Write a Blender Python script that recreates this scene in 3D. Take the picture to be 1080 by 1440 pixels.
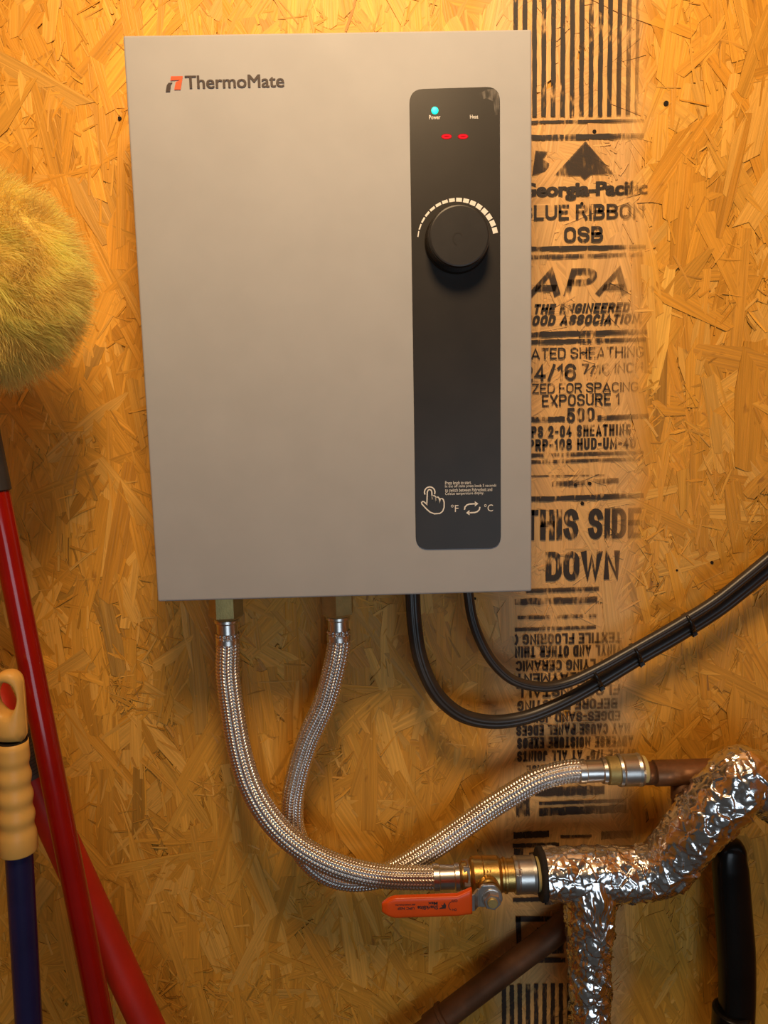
import bpy, bmesh, math, random
import numpy as np
from mathutils import Vector, Matrix, noise
from mathutils.kdtree import KDTree

# ------------------------------------------------------------------ clear
for o in list(bpy.data.objects):
    bpy.data.objects.remove(o, do_unlink=True)
scene = bpy.context.scene
COL = scene.collection

# ------------------------------------------------------------------ camera
cam_data = bpy.data.cameras.new('camera')
cam_data.sensor_fit = 'VERTICAL'
cam_data.sensor_height = 36.0
cam_data.lens = 36.0 * 1040.0 / 1440.0
cam_data.clip_start = 0.01
cam = bpy.data.objects.new('camera', cam_data)
cam.matrix_world = Matrix([[0.99955, 0.02576, -0.01559, 0.02379], [-0.01857, 0.11956, -0.99265, -0.68559], [-0.02371, 0.99249, 0.11998, 1.44014], [0, 0, 0, 1]])
COL.objects.link(cam)
scene.camera = cam

# ------------------------------------------------------------------ world, lamps, exposure
world = bpy.data.worlds.new('world')
scene.world = world
world.use_nodes = True
world.node_tree.nodes['Background'].inputs[0].default_value = (0.60, 0.56, 0.52, 1)
world.node_tree.nodes['Background'].inputs[1].default_value = 0.065

def lamp(name, kind, loc, energy, color, size, target=None):
    d = bpy.data.lights.new(name, kind)
    d.energy = energy
    d.color = color
    if kind == 'AREA':
        d.shape = 'RECTANGLE'
        d.size, d.size_y = size
    else:
        d.shadow_soft_size = size
    o = bpy.data.objects.new(name, d)
    o.location = loc
    if target is not None:
        o.rotation_euler = (Vector(target) - Vector(loc)).to_track_quat('-Z', 'Y').to_euler()
    COL.objects.link(o)
    return o

# warm bulb under the closet ceiling, and the cooler light of the room behind the open door
bulb = lamp('ceiling_bulb', 'SPOT', (0.03, -0.62, 2.10), 36.0, (1.0, 0.67, 0.36), 0.12, (0.03, 0.0, 1.86))
bulb.data.spot_size = math.radians(142)
bulb.data.spot_blend = 1.0
lamp('room_daylight', 'AREA', (0.42, -1.8, 1.02), 4.6, (0.72, 0.86, 1.0), (0.8, 0.65), (0.10, 0.0, 1.30))

scene.view_settings.view_transform = 'Standard'
scene.view_settings.look = 'None'
scene.view_settings.exposure = 0.0
scene.view_settings.gamma = 1.0
scene.view_settings.use_curve_mapping = False

random.seed(7)
rng = np.random.default_rng(11)

# ------------------------------------------------------------------ materials
MATS = {}

def new_mat(name):
    m = bpy.data.materials.new(name)
    m.use_nodes = True
    MATS[name] = m
    nt = m.node_tree
    return m, nt, nt.nodes, nt.links, nt.nodes['Principled BSDF']

def simple(name, col, rough=0.5, metal=0.0, var=0.08, scale=60.0, bump=0.0, bscale=400.0, spec=0.5, emit=None, estr=0.0, coat=0.0):
    """principled material whose colour and roughness wander a little with procedural noise"""
    m, nt, N, Lk, b = new_mat(name)
    tc = N.new('ShaderNodeTexCoord')
    nz = N.new('ShaderNodeTexNoise')
    nz.inputs['Scale'].default_value = scale
    nz.inputs['Detail'].default_value = 4
    Lk.new(tc.outputs['Object'], nz.inputs['Vector'])
    rp = N.new('ShaderNodeValToRGB')
    c0 = [max(0, c * (1 - var)) for c in col]
    c1 = [min(1, c * (1 + var)) for c in col]
    rp.color_ramp.elements[0].position = 0.3
    rp.color_ramp.elements[1].position = 0.7
    rp.color_ramp.elements[0].color = (*c0, 1)
    rp.color_ramp.elements[1].color = (*c1, 1)
    Lk.new(nz.outputs['Fac'], rp.inputs['Fac'])
    Lk.new(rp.outputs['Color'], b.inputs['Base Color'])
    b.inputs['Roughness'].default_value = rough
    b.inputs['Metallic'].default_value = metal
    b.inputs['Specular IOR Level'].default_value = spec
    b.inputs['Coat Weight'].default_value = coat
    if emit:
        b.inputs['Emission Color'].default_value = (*emit, 1)
        b.inputs['Emission Strength'].default_value = estr
    if bump > 0:
        n2 = N.new('ShaderNodeTexNoise')
        n2.inputs['Scale'].default_value = bscale
        n2.inputs['Detail'].default_value = 3
        Lk.new(tc.outputs['Object'], n2.inputs['Vector'])
        bp = N.new('ShaderNodeBump')
        bp.inputs['Strength'].default_value = bump
        bp.inputs['Distance'].default_value = 0.001
        Lk.new(n2.outputs['Fac'], bp.inputs['Height'])
        Lk.new(bp.outputs['Normal'], b.inputs['Normal'])
    return m

def math_node(N, Lk, op, a, b=None, clamp=False):
    n = N.new('ShaderNodeMath')
    n.operation = op
    n.use_clamp = clamp
    for i, v in enumerate((a, b)):
        if v is None:
            continue
        if isinstance(v, (int, float)):
            n.inputs[i].default_value = v
        else:
            Lk.new(v, n.inputs[i])
    return n.outputs[0]

def map_range(N, Lk, v, a, b, c, d, smooth=False):
    n = N.new('ShaderNodeMapRange')
    if smooth:
        n.interpolation_type = 'SMOOTHSTEP'
    Lk.new(v, n.inputs[0])
    for i, x in enumerate((a, b, c, d)):
        n.inputs[i + 1].default_value = x
    return n.outputs[0]

def mix_col(N, Lk, fac, a, b, blend='MIX'):
    n = N.new('ShaderNodeMix')
    n.data_type = 'RGBA'
    n.blend_type = blend
    for sock, v in ((n.inputs[0], fac), (n.inputs[6], a), (n.inputs[7], b)):
        if isinstance(v, (int, float)):
            sock.default_value = v
        elif isinstance(v, tuple):
            sock.default_value = (*v, 1)
        else:
            Lk.new(v, sock)
    return n.outputs[2]

def wood_material(name, from_uv):
    m, nt, N, Lk, b = new_mat(name)
    geo = N.new('ShaderNodeNewGeometry')
    if from_uv:
        uv = N.new('ShaderNodeUVMap')
        uv.uv_map = 'grain'
        vec = uv.outputs['UV']
    else:
        vec = geo.outputs['Position']
    def stretched(sx, sy, sz, detail, dist):
        mp = N.new('ShaderNodeMapping')
        mp.inputs['Scale'].default_value = (sx, sy, sz)
        Lk.new(vec, mp.inputs['Vector'])
        nz = N.new('ShaderNodeTexNoise')
        nz.inputs['Scale'].default_value = 1.0
        nz.inputs['Detail'].default_value = detail
        nz.inputs['Distortion'].default_value = dist
        Lk.new(mp.outputs[0], nz.inputs['Vector'])
        return nz.outputs['Fac']
    if from_uv:
        fine = stretched(16, 620, 1, 4, 0.3)
        broad = stretched(7, 190, 1, 2, 1.2)
        spot = stretched(40, 90, 1, 3, 0.2)
        at = N.new('ShaderNodeAttribute')
        at.attribute_name = 'tint'
        base = at.outputs['Color']
    else:
        fine = stretched(300, 300, 18, 4, 0.3)
        broad = stretched(45, 45, 7, 3, 1.5)
        spot = stretched(30, 30, 30, 3, 0.2)
        base = (0.68, 0.33, 0.038)
    g = math_node(N, Lk, 'ADD', math_node(N, Lk, 'MULTIPLY', fine, 0.5), math_node(N, Lk, 'MULTIPLY', broad, 0.5))
    shade = map_range(N, Lk, g, 0.34, 0.66, 0.74, 1.14)
    sc = N.new('ShaderNodeCombineXYZ')
    for i in range(3):
        Lk.new(shade, sc.inputs[i])
    col = mix_col(N, Lk, 1.0, base, sc.outputs[0], 'MULTIPLY')
    # resin-darkened specks
    dark = map_range(N, Lk, spot, 0.66, 0.76, 0.0, 0.55)
    col = mix_col(N, Lk, dark, col, (0.20, 0.075, 0.012))
    if from_uv:
        # the rolled print column is paler, washed with ink solvent
        sep = N.new('ShaderNodeSeparateXYZ')
        Lk.new(geo.outputs['Position'], sep.inputs[0])
        nz = N.new('ShaderNodeTexNoise')
        nz.inputs['Scale'].default_value = 22
        nz.inputs['Detail'].default_value = 3
        Lk.new(geo.outputs['Position'], nz.inputs['Vector'])
        xw = math_node(N, Lk, 'ADD', sep.outputs[0], math_node(N, Lk, 'MULTIPLY', math_node(N, Lk, 'SUBTRACT', nz.outputs['Fac'], 0.5), 0.03))
        up = map_range(N, Lk, xw, 0.118, 0.150, 0.0, 1.0, True)
        dn = map_range(N, Lk, xw, 0.255, 0.285, 1.0, 0.0, True)
        band = math_node(N, Lk, 'MULTIPLY', math_node(N, Lk, 'MULTIPLY', up, dn), 0.62)
        pale = mix_col(N, Lk, 1.0, (0.78, 0.51, 0.24), sc.outputs[0], 'MULTIPLY')
        col = mix_col(N, Lk, band, col, pale)
    Lk.new(col, b.inputs['Base Color'])
    b.inputs['Roughness'].default_value = 0.48
    b.inputs['Specular IOR Level'].default_value = 0.35
    bp = N.new('ShaderNodeBump')
    bp.inputs['Strength'].default_value = 0.7
    bp.inputs['Distance'].default_value = 0.0011
    Lk.new(g, bp.inputs['Height'])
    Lk.new(bp.outputs['Normal'], b.inputs['Normal'])
    return m

M_STRAND = wood_material('osb_strand_wood', True)
M_BOARD = wood_material('osb_board_wood', False)

def ink_material(name, col, wear_lo, wear_hi, alpha=1.0, fade=None):
    """stamped ink that has worn off the raised strands; fade=(x0,x1) lets the stamp run dry"""
    m, nt, N, Lk, b = new_mat(name)
    geo = N.new('ShaderNodeNewGeometry')
    def nz(scale, detail, sx=1, sz=1):
        mp = N.new('ShaderNodeMapping')
        mp.inputs['Scale'].default_value = (sx, 1, sz)
        Lk.new(geo.outputs['Position'], mp.inputs['Vector'])
        n = N.new('ShaderNodeTexNoise')
        n.inputs['Scale'].default_value = scale
        n.inputs['Detail'].default_value = detail
        Lk.new(mp.outputs[0], n.inputs['Vector'])
        return n.outputs['Fac']
    big = nz(55, 3, 1.0, 0.6)
    fine = nz(420, 3, 1.0, 0.25)
    w = math_node(N, Lk, 'ADD', math_node(N, Lk, 'MULTIPLY', big, 0.6), math_node(N, Lk, 'MULTIPLY', fine, 0.4))
    keep = map_range(N, Lk, w, wear_lo, wear_hi, 1.0, 0.0)
    a = math_node(N, Lk, 'MULTIPLY', keep, alpha)
    if fade:
        sep = N.new('ShaderNodeSeparateXYZ')
        Lk.new(geo.outputs['Position'], sep.inputs[0])
        a = math_node(N, Lk, 'MULTIPLY', a, map_range(N, Lk, sep.outputs[0], fade[0], fade[1], 1.0, 0.25))
    b.inputs['Base Color'].default_value = (*col, 1)
    b.inputs['Roughness'].default_value = 0.65
    Lk.new(a, b.inputs['Alpha'])
    return m

M_INK = ink_material('stamp_ink', (0.030, 0.022, 0.017), 0.535, 0.64, 1.0, (0.240, 0.268))
M_INK_WORN = ink_material('worn_stamp_ink', (0.030, 0.022, 0.017), 0.49, 0.62, 0.85, (0.225, 0.268))
M_INK_LOW = ink_material('faded_stamp_ink', (0.026, 0.018, 0.013), 0.54, 0.68, 0.90, (0.215, 0.26))

M_PAINT = simple('silver_paint', (0.405, 0.415, 0.430), 0.66, 0.10, 0.03, 30, 0.03, 2500, 0.2)
M_PANEL = simple('black_glass_panel', (0.024, 0.021, 0.018), 0.40, 0, 0.15, 25, 0, spec=0.32)
M_KNOB = simple('black_knob_plastic', (0.020, 0.018, 0.017), 0.42, 0, 0.15, 80, 0.02, 1500, 0.4)
M_KNOBRIM = simple('knob_rim', (0.020, 0.016, 0.012), 0.22, 0, 0.1, 80)
M_WHITE = simple('white_print', (0.82, 0.80, 0.75), 0.6, 0, 0.04, 200)
M_DARKPRINT = simple('dark_print', (0.045, 0.030, 0.028), 0.6, 0, 0.1, 200)
M_REDPRINT = simple('orange_red_print', (0.72, 0.10, 0.025), 0.6, 0, 0.06, 200)
M_GREENLED = simple('green_led', (0.0, 0.5, 0.4), 0.4, 0, 0.02, 100, emit=(0.0, 1.0, 0.62), estr=1.3)
M_REDLED = simple('red_led', (0.2, 0.0, 0.0), 0.6, 0, 0.02, 100, emit=(1.0, 0.006, 0.02), estr=1.2, spec=0.1)
M_REDLED_DIM = simple('red_led_dim', (0.08, 0.0, 0.0), 0.6, 0, 0.02, 100, emit=(1.0, 0.0, 0.01), estr=0.42, spec=0.1)
M_DUST = ink_material('grey_dust', (0.42, 0.38, 0.33), 0.42, 0.54, 0.35)
M_BRASS = simple('brass', (0.62, 0.42, 0.14), 0.33, 1.0, 0.14, 90, 0.10, 900)
M_BRASS_DULL = simple('dull_brass', (0.50, 0.39, 0.15), 0.48, 0.65, 0.18, 70, 0.15, 700)
M_STEEL = simple('stainless_steel', (0.74, 0.71, 0.67), 0.30, 1.0, 0.08, 60, 0.03, 900)
M_BRAID = simple('steel_braid', (0.84, 0.82, 0.79), 0.32, 1.0, 0.10, 500)
M_NICKEL = simple('nickel_collar', (0.62, 0.61, 0.58), 0.34, 1.0, 0.08, 60, 0.06, 900)
M_SEAL = simple('tan_release_ring', (0.62, 0.50, 0.20), 0.5, 0, 0.12, 120)
M_COPPER = simple('tarnished_copper', (0.27, 0.145, 0.078), 0.42, 0.7, 0.30, 45, 0.12, 500)
M_COPPER_DARK = simple('dark_copper', (0.13, 0.062, 0.030), 0.55, 0.5, 0.30, 45, 0.12, 500)
M_FOIL = simple('aluminium_foil', (0.92, 0.91, 0.90), 0.20, 1.0, 0.03, 200, 0.10, 500)
M_FOAM = simple('dark_pipe_foam', (0.022, 0.017, 0.014), 0.9, 0, 0.3, 300, 0.3, 900)
M_CABLE = simple('black_cable_jacket', (0.034, 0.027, 0.022), 0.36, 0, 0.2, 60, 0.03, 900, 0.55)
M_TIE = simple('black_nylon', (0.014, 0.013, 0.013), 0.25, 0, 0.2, 100)
M_ORANGE = simple('orange_vinyl', (0.85, 0.105, 0.008), 0.34, 0, 0.06, 40, 0.04, 900, 0.45)
M_RED = simple('red_lacquered_tube', (0.30, 0.006, 0.003), 0.16, 0, 0.12, 25, 0.01, 400, 0.4, coat=0.2)
M_REDSAT = simple('red_satin_tube', (0.50, 0.022, 0.008), 0.48, 0, 0.10, 25, 0.03, 500, 0.4)
M_BLUE = simple('navy_blue_tube', (0.016, 0.015, 0.075), 0.26, 0, 0.15, 25, 0.015, 400, 0.5)
M_CREAM = simple('cream_plastic', (0.80, 0.46, 0.11), 0.45, 0, 0.06, 40, 0.05, 700, 0.4)
M_GREYSLEEVE = simple('charcoal_sleeve', (0.030, 0.027, 0.026), 0.5, 0, 0.15, 80)
M_LABEL = simple('grey_label', (0.085, 0.082, 0.068), 0.55, 0, 0.2, 250)
M_BLACK = simple('black_rubber', (0.006, 0.005, 0.0045), 0.24, 0, 0.2, 60, 0.02, 700, 0.3)
M_WOOLBASE = simple('wool_base', (0.80, 0.66, 0.15), 0.9, 0, 0.15, 120)
M_PLAINFLOOR = simple('concrete_floor', (0.20, 0.17, 0.14), 0.8, 0, 0.2, 12, 0.3, 60)
M_CEIL = simple('ceiling_board', (0.55, 0.42, 0.28), 0.8, 0, 0.1, 20, 0.1, 90)
M_HOLE = simple('hole_dark', (0.010, 0.006, 0.003), 0.9, 0, 0.1, 100)
M_WHITETAG = simple('white_tag', (0.75, 0.73, 0.70), 0.4, 0, 0.05, 60)

def wool_material():
    m, nt, N, Lk, b = new_mat('yellow_wool')
    at = N.new('ShaderNodeAttribute')
    at.attribute_name = 'tint'
    Lk.new(at.outputs['Color'], b.inputs['Base Color'])
    b.inputs['Roughness'].default_value = 0.7
    b.inputs['Specular IOR Level'].default_value = 0.25
    b.inputs['Sheen Weight'].default_value = 0.3
    tr = N.new('ShaderNodeBsdfTranslucent')
    Lk.new(at.outputs['Color'], tr.inputs['Color'])
    mx = N.new('ShaderNodeMixShader')
    mx.inputs[0].default_value = 0.5
    Lk.new(b.outputs[0], mx.inputs[1])
    Lk.new(tr.outputs[0], mx.inputs[2])
    Lk.new(mx.outputs[0], N['Material Output'].inputs['Surface'])
    return m
M_WOOL = wool_material()

# ------------------------------------------------------------------ object helpers
def root_loc(p):
    v = Vector((0, 0, 0))
    while p is not None:
        v += p.location
        p = p.parent
    return v

def tag(o, label=None, cat=None, group=None, kind=None):
    for k, v in (('label', label), ('category', cat), ('group', group), ('kind', kind)):
        if v:
            o[k] = v
    return o

def thing(name, loc, label, cat, group=None):
    o = bpy.data.objects.new(name, None)
    o.empty_display_size = 0.03
    o.location = loc
    COL.objects.link(o)
    return tag(o, label, cat, group)

def link_mesh(name, me, mat, parent=None, label=None, smooth=True):
    o = bpy.data.objects.new(name, me)
    if mat:
        me.materials.append(mat)
    COL.objects.link(o)
    if parent is not None:
        o.parent = parent
    if label:
        o['label'] = label
    return o

def raw(name, verts, faces, mat, parent=None, smooth=True, label=None):
    """verts in world metres"""
    off = root_loc(parent) if parent is not None else Vector((0, 0, 0))
    me = bpy.data.meshes.new(name)
    me.from_pydata([(v[0] - off.x, v[1] - off.y, v[2] - off.z) for v in verts], [], faces)
    me.update()
    if smooth:
        me.polygons.foreach_set('use_smooth', [True] * len(me.polygons))
    return link_mesh(name, me, mat, parent, label)

def grid_mesh(name, V, mat, parent=None, closed_u=True, smooth=True, caps=False, label=None):
    """V: array (rows, cols, 3); cols wrap round"""
    off = np.array(root_loc(parent)) if parent is not None else np.zeros(3)
    nr, nc = V.shape[:2]
    P = (V - off).reshape(-1, 3)
    i = np.arange(nr - 1)[:, None]
    j = np.arange(nc if closed_u else nc - 1)[None, :]
    j2 = (j + 1) % nc
    q = np.stack([i * nc + j, i * nc + j2, (i + 1) * nc + j2, (i + 1) * nc + j], -1).reshape(-1, 4)
    loops = q.reshape(-1)
    starts = np.arange(len(q)) * 4
    totals = np.full(len(q), 4)
    if caps:
        c0 = np.arange(nc)[::-1]
        c1 = np.arange(nc) + (nr - 1) * nc
        starts = np.concatenate([starts, [len(loops), len(loops) + nc]])
        totals = np.concatenate([totals, [nc, nc]])
        loops = np.concatenate([loops, c0, c1])
    me = bpy.data.meshes.new(name)
    me.vertices.add(len(P))
    me.vertices.foreach_set('co', P.astype(np.float32).ravel())
    me.loops.add(len(loops))
    me.loops.foreach_set('vertex_index', loops.astype(np.int32))
    me.polygons.add(len(starts))
    me.polygons.foreach_set('loop_start', starts.astype(np.int32))
    me.polygons.foreach_set('loop_total', totals.astype(np.int32))
    me.update(calc_edges=True)
    if smooth:
        s = np.ones(len(starts), bool)
        if caps:
            s[-2:] = False
        me.polygons.foreach_set('use_smooth', s)
    return link_mesh(name, me, mat, parent, label)

def spline(pts, ds):
    """centripetal Catmull-Rom through pts, resampled at equal arc steps of about ds"""
    p = np.array(pts, float)
    p = np.vstack([2 * p[0] - p[1], p, 2 * p[-1] - p[-2]])
    out = []
    for k in range(1, len(p) - 2):
        p0, p1, p2, p3 = p[k - 1:k + 3]
        d = lambda a, b: max(1e-6, np.linalg.norm(a - b) ** 0.5)
        t0 = 0.0
        t1 = t0 + d(p0, p1)
        t2 = t1 + d(p1, p2)
        t3 = t2 + d(p2, p3)
        t = np.linspace(t1, t2, 40, endpoint=False)[:, None]
        A1 = (t1 - t) / (t1 - t0) * p0 + (t - t0) / (t1 - t0) * p1
        A2 = (t2 - t) / (t2 - t1) * p1 + (t - t1) / (t2 - t1) * p2
        A3 = (t3 - t) / (t3 - t2) * p2 + (t - t2) / (t3 - t2) * p3
        B1 = (t2 - t) / (t2 - t0) * A1 + (t - t0) / (t2 - t0) * A2
        B2 = (t3 - t) / (t3 - t1) * A2 + (t - t1) / (t3 - t1) * A3
        out.append((t2 - t) / (t2 - t1) * B1 + (t - t1) / (t2 - t1) * B2)
    out.append(p[-2][None])
    c = np.vstack(out)
    seg = np.linalg.norm(np.diff(c, axis=0), axis=1)
    s = np.concatenate([[0], np.cumsum(seg)])
    n = max(2, int(s[-1] / ds) + 1)
    u = np.linspace(0, s[-1], n)
    return np.stack([np.interp(u, s, c[:, k]) for k in range(3)], 1), u

def frames(c, ref=(0, -1, 0)):
    T = np.gradient(c, axis=0)
    T /= np.linalg.norm(T, axis=1)[:, None]
    n = np.array(ref, float)
    Ns = []
    for t in T:
        n = n - t * n.dot(t)
        n /= np.linalg.norm(n)
        Ns.append(n)
    Nn = np.array(Ns)
    return T, Nn, np.cross(T, Nn)

def sweep(c, rad, nseg=24, section=None, ref=(0, -1, 0)):
    """rad: scalar / (rows,) / (rows,nseg).  section: (nseg,2) unit offsets (normal, binormal)"""
    T, Nn, B = frames(c, ref)
    th = np.arange(nseg) / nseg * 2 * np.pi
    if section is None:
        section = np.stack([np.cos(th), np.sin(th)], 1)
    rad = np.asarray(rad, float)
    if rad.ndim == 0:
        rad = np.full((len(c), 1), float(rad))
    elif rad.ndim == 1:
        rad = rad[:, None]
    off = section[None, :, 0, None] * Nn[:, None] + section[None, :, 1, None] * B[:, None]
    return c[:, None] + off * rad[..., None]

def tube(name, pts, r, mat, parent=None, ds=0.004, nseg=24, caps=True, label=None, section=None):
    c, s = spline(pts, ds)
    rr = r if np.isscalar(r) else np.interp(s / s[-1], np.linspace(0, 1, len(r)), r)
    return grid_mesh(name, sweep(c, rr, nseg, section), mat, parent, caps=caps, label=label)

def lathe(name, origin, axis, prof, mat, parent=None, nseg=32, smooth=True, label=None, phase=0.0):
    """prof: (distance along axis, radius); sharp corners kept by doubling rings"""
    ax = Vector(axis).normalized()
    n = ax.orthogonal().normalized()
    if abs(ax.y) < 0.9:
        n = (Vector((0, -1, 0)) - ax * ax.dot(Vector((0, -1, 0)))).normalized()
    bn = ax.cross(n)
    rows = []
    o = np.array(origin)
    th = np.arange(nseg) / nseg * 2 * np.pi + phase
    ring = np.cos(th)[:, None] * np.array(n) + np.sin(th)[:, None] * np.array(bn)
    pr = [prof[0]]
    for k in range(1, len(prof)):
        pr.append(prof[k])
    full = []
    for k, (t, r) in enumerate(pr):
        full.append((t, r))
        if 0 < k < len(pr) - 1:
            full.append((t, r))
    for t, r in full:
        rows.append(o + np.array(ax) * t + ring * r)
    V = np.array(rows)
    # each pair of rows is a separate band, so edges stay crisp
    off = np.array(root_loc(parent)) if parent is not None else np.zeros(3)
    nr = len(V)
    faces = []
    for b in range(0, nr - 1, 2):
        for j in range(nseg):
            j2 = (j + 1) % nseg
            faces.append((b * nseg + j, b * nseg + j2, (b + 1) * nseg + j2, (b + 1) * nseg + j))
    nb = len(faces)
    if prof[0][1] > 1e-6:
        faces.append(tuple(range(nseg))[::-1])
    if prof[-1][1] > 1e-6:
        faces.append(tuple(range((nr - 1) * nseg, nr * nseg)))
    me = bpy.data.meshes.new(name)
    me.from_pydata([tuple(v) for v in (V.reshape(-1, 3) - off)], [], faces)
    me.update()
    if smooth:
        me.polygons.foreach_set('use_smooth', [k < nb for k in range(len(faces))])
    return link_mesh(name, me, mat, parent, label)

def box(name, lo, hi, mat, parent=None, bevel=0.0, label=None, seg=2):
    off = root_loc(parent) if parent is not None else Vector((0, 0, 0))
    bm = bmesh.new()
    bmesh.ops.create_cube(bm, size=1.0)
    for v in bm.verts:
        v.co = Vector([(lo[k] + hi[k]) / 2 + v.co[k] * (hi[k] - lo[k]) for k in range(3)]) - off
    if bevel > 0:
        bmesh.ops.bevel(bm, geom=list(bm.edges), offset=bevel, segments=seg, affect='EDGES', profile=0.5)
    me = bpy.data.meshes.new(name)
    bm.to_mesh(me)
    bm.free()
    return link_mesh(name, me, mat, parent, label)

def prism(name, outline, y0, y1, mat, parent=None, bevel=0.0, label=None):
    """outline: (x,z) list; extruded from y0 to y1 (y1 nearer the viewer)"""
    off = root_loc(parent) if parent is not None else Vector((0, 0, 0))
    bm = bmesh.new()
    a = [bm.verts.new(Vector((x, y0, z)) - off) for x, z in outline]
    b = [bm.verts.new(Vector((x, y1, z)) - off) for x, z in outline]
    n = len(a)
    bm.faces.new(a)
    top = bm.faces.new(b[::-1])
    for k in range(n):
        bm.faces.new((a[k], b[k], b[(k + 1) % n], a[(k + 1) % n]))
    bmesh.ops.recalc_face_normals(bm, faces=bm.faces)
    if bevel > 0:
        bmesh.ops.bevel(bm, geom=list(top.edges), offset=bevel, segments=2, affect='EDGES', profile=0.5)
    me = bpy.data.meshes.new(name)
    bm.to_mesh(me)
    bm.free()
    return link_mesh(name, me, mat, parent, label)

def rounded(corners, r, n=7):
    """round the corners of an (x,z) polygon"""
    out = []
    m = len(corners)
    for k in range(m):
        p = Vector(corners[k])
        a = (Vector(corners[k - 1]) - p).normalized()
        b = (Vector(corners[(k + 1) % m]) - p).normalized()
        s, e = p + a * r, p + b * r
        for t in np.linspace(0, 1, n):
            out.append(tuple(s * (1 - t) ** 2 + p * 2 * t * (1 - t) + e * t * t))
    return out

def text2d(s, bold=0.0, shear=0.0, space=1.0):
    cu = bpy.data.curves.new('tmp_text', 'FONT')
    cu.body = s
    cu.offset = bold
    cu.shear = shear
    cu.space_character = space
    cu.resolution_u = 3
    o = bpy.data.objects.new('tmp_text', cu)
    COL.objects.link(o)
    me = o.to_mesh()
    v = np.array([tuple(x.co[:2]) for x in me.vertices])
    f = [tuple(p.vertices) for p in me.polygons]
    o.to_mesh_clear()
    bpy.data.objects.remove(o, do_unlink=True)
    bpy.data.curves.remove(cu)
    return v, f

def letters(name, s, place, y, mat, parent, bold=0.0, shear=0.0, space=1.0, flip=False, label=None, copies=1, spread=0.0):
    """place = (x, z, width, angle, height) of the lettering's lower-left corner on the plane at y"""
    x, z, w, ang, h = place
    v, f = text2d(s, bold, shear, space)
    lo, hi = v.min(0), v.max(0)
    v = (v - lo) / (hi - lo) * np.array([w, h])
    if flip:
        v = np.array([w, h]) - v
    ca, sa = math.cos(ang), math.sin(ang)
    verts, faces = [], []
    for c in range(copies):                      # heavier weight: the same lettering struck again a hair to the side
        sh = (c - (copies - 1) / 2) * spread * h
        o = len(verts)
        verts += [(x + (a + sh) * ca - b * sa, y - c * 0.00002, z + (a + sh) * sa + b * ca) for a, b in v]
        faces += [tuple(i + o for i in q) for q in f]
    return raw(name, verts, faces, mat, parent, smooth=False, label=label)

def arc_pts(cx, cy, rx, ry, a0, a1, n=9):
    return [(cx + rx * math.cos(math.radians(t)), cy + ry * math.sin(math.radians(t))) for t in np.linspace(a0, a1, n)]

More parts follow.
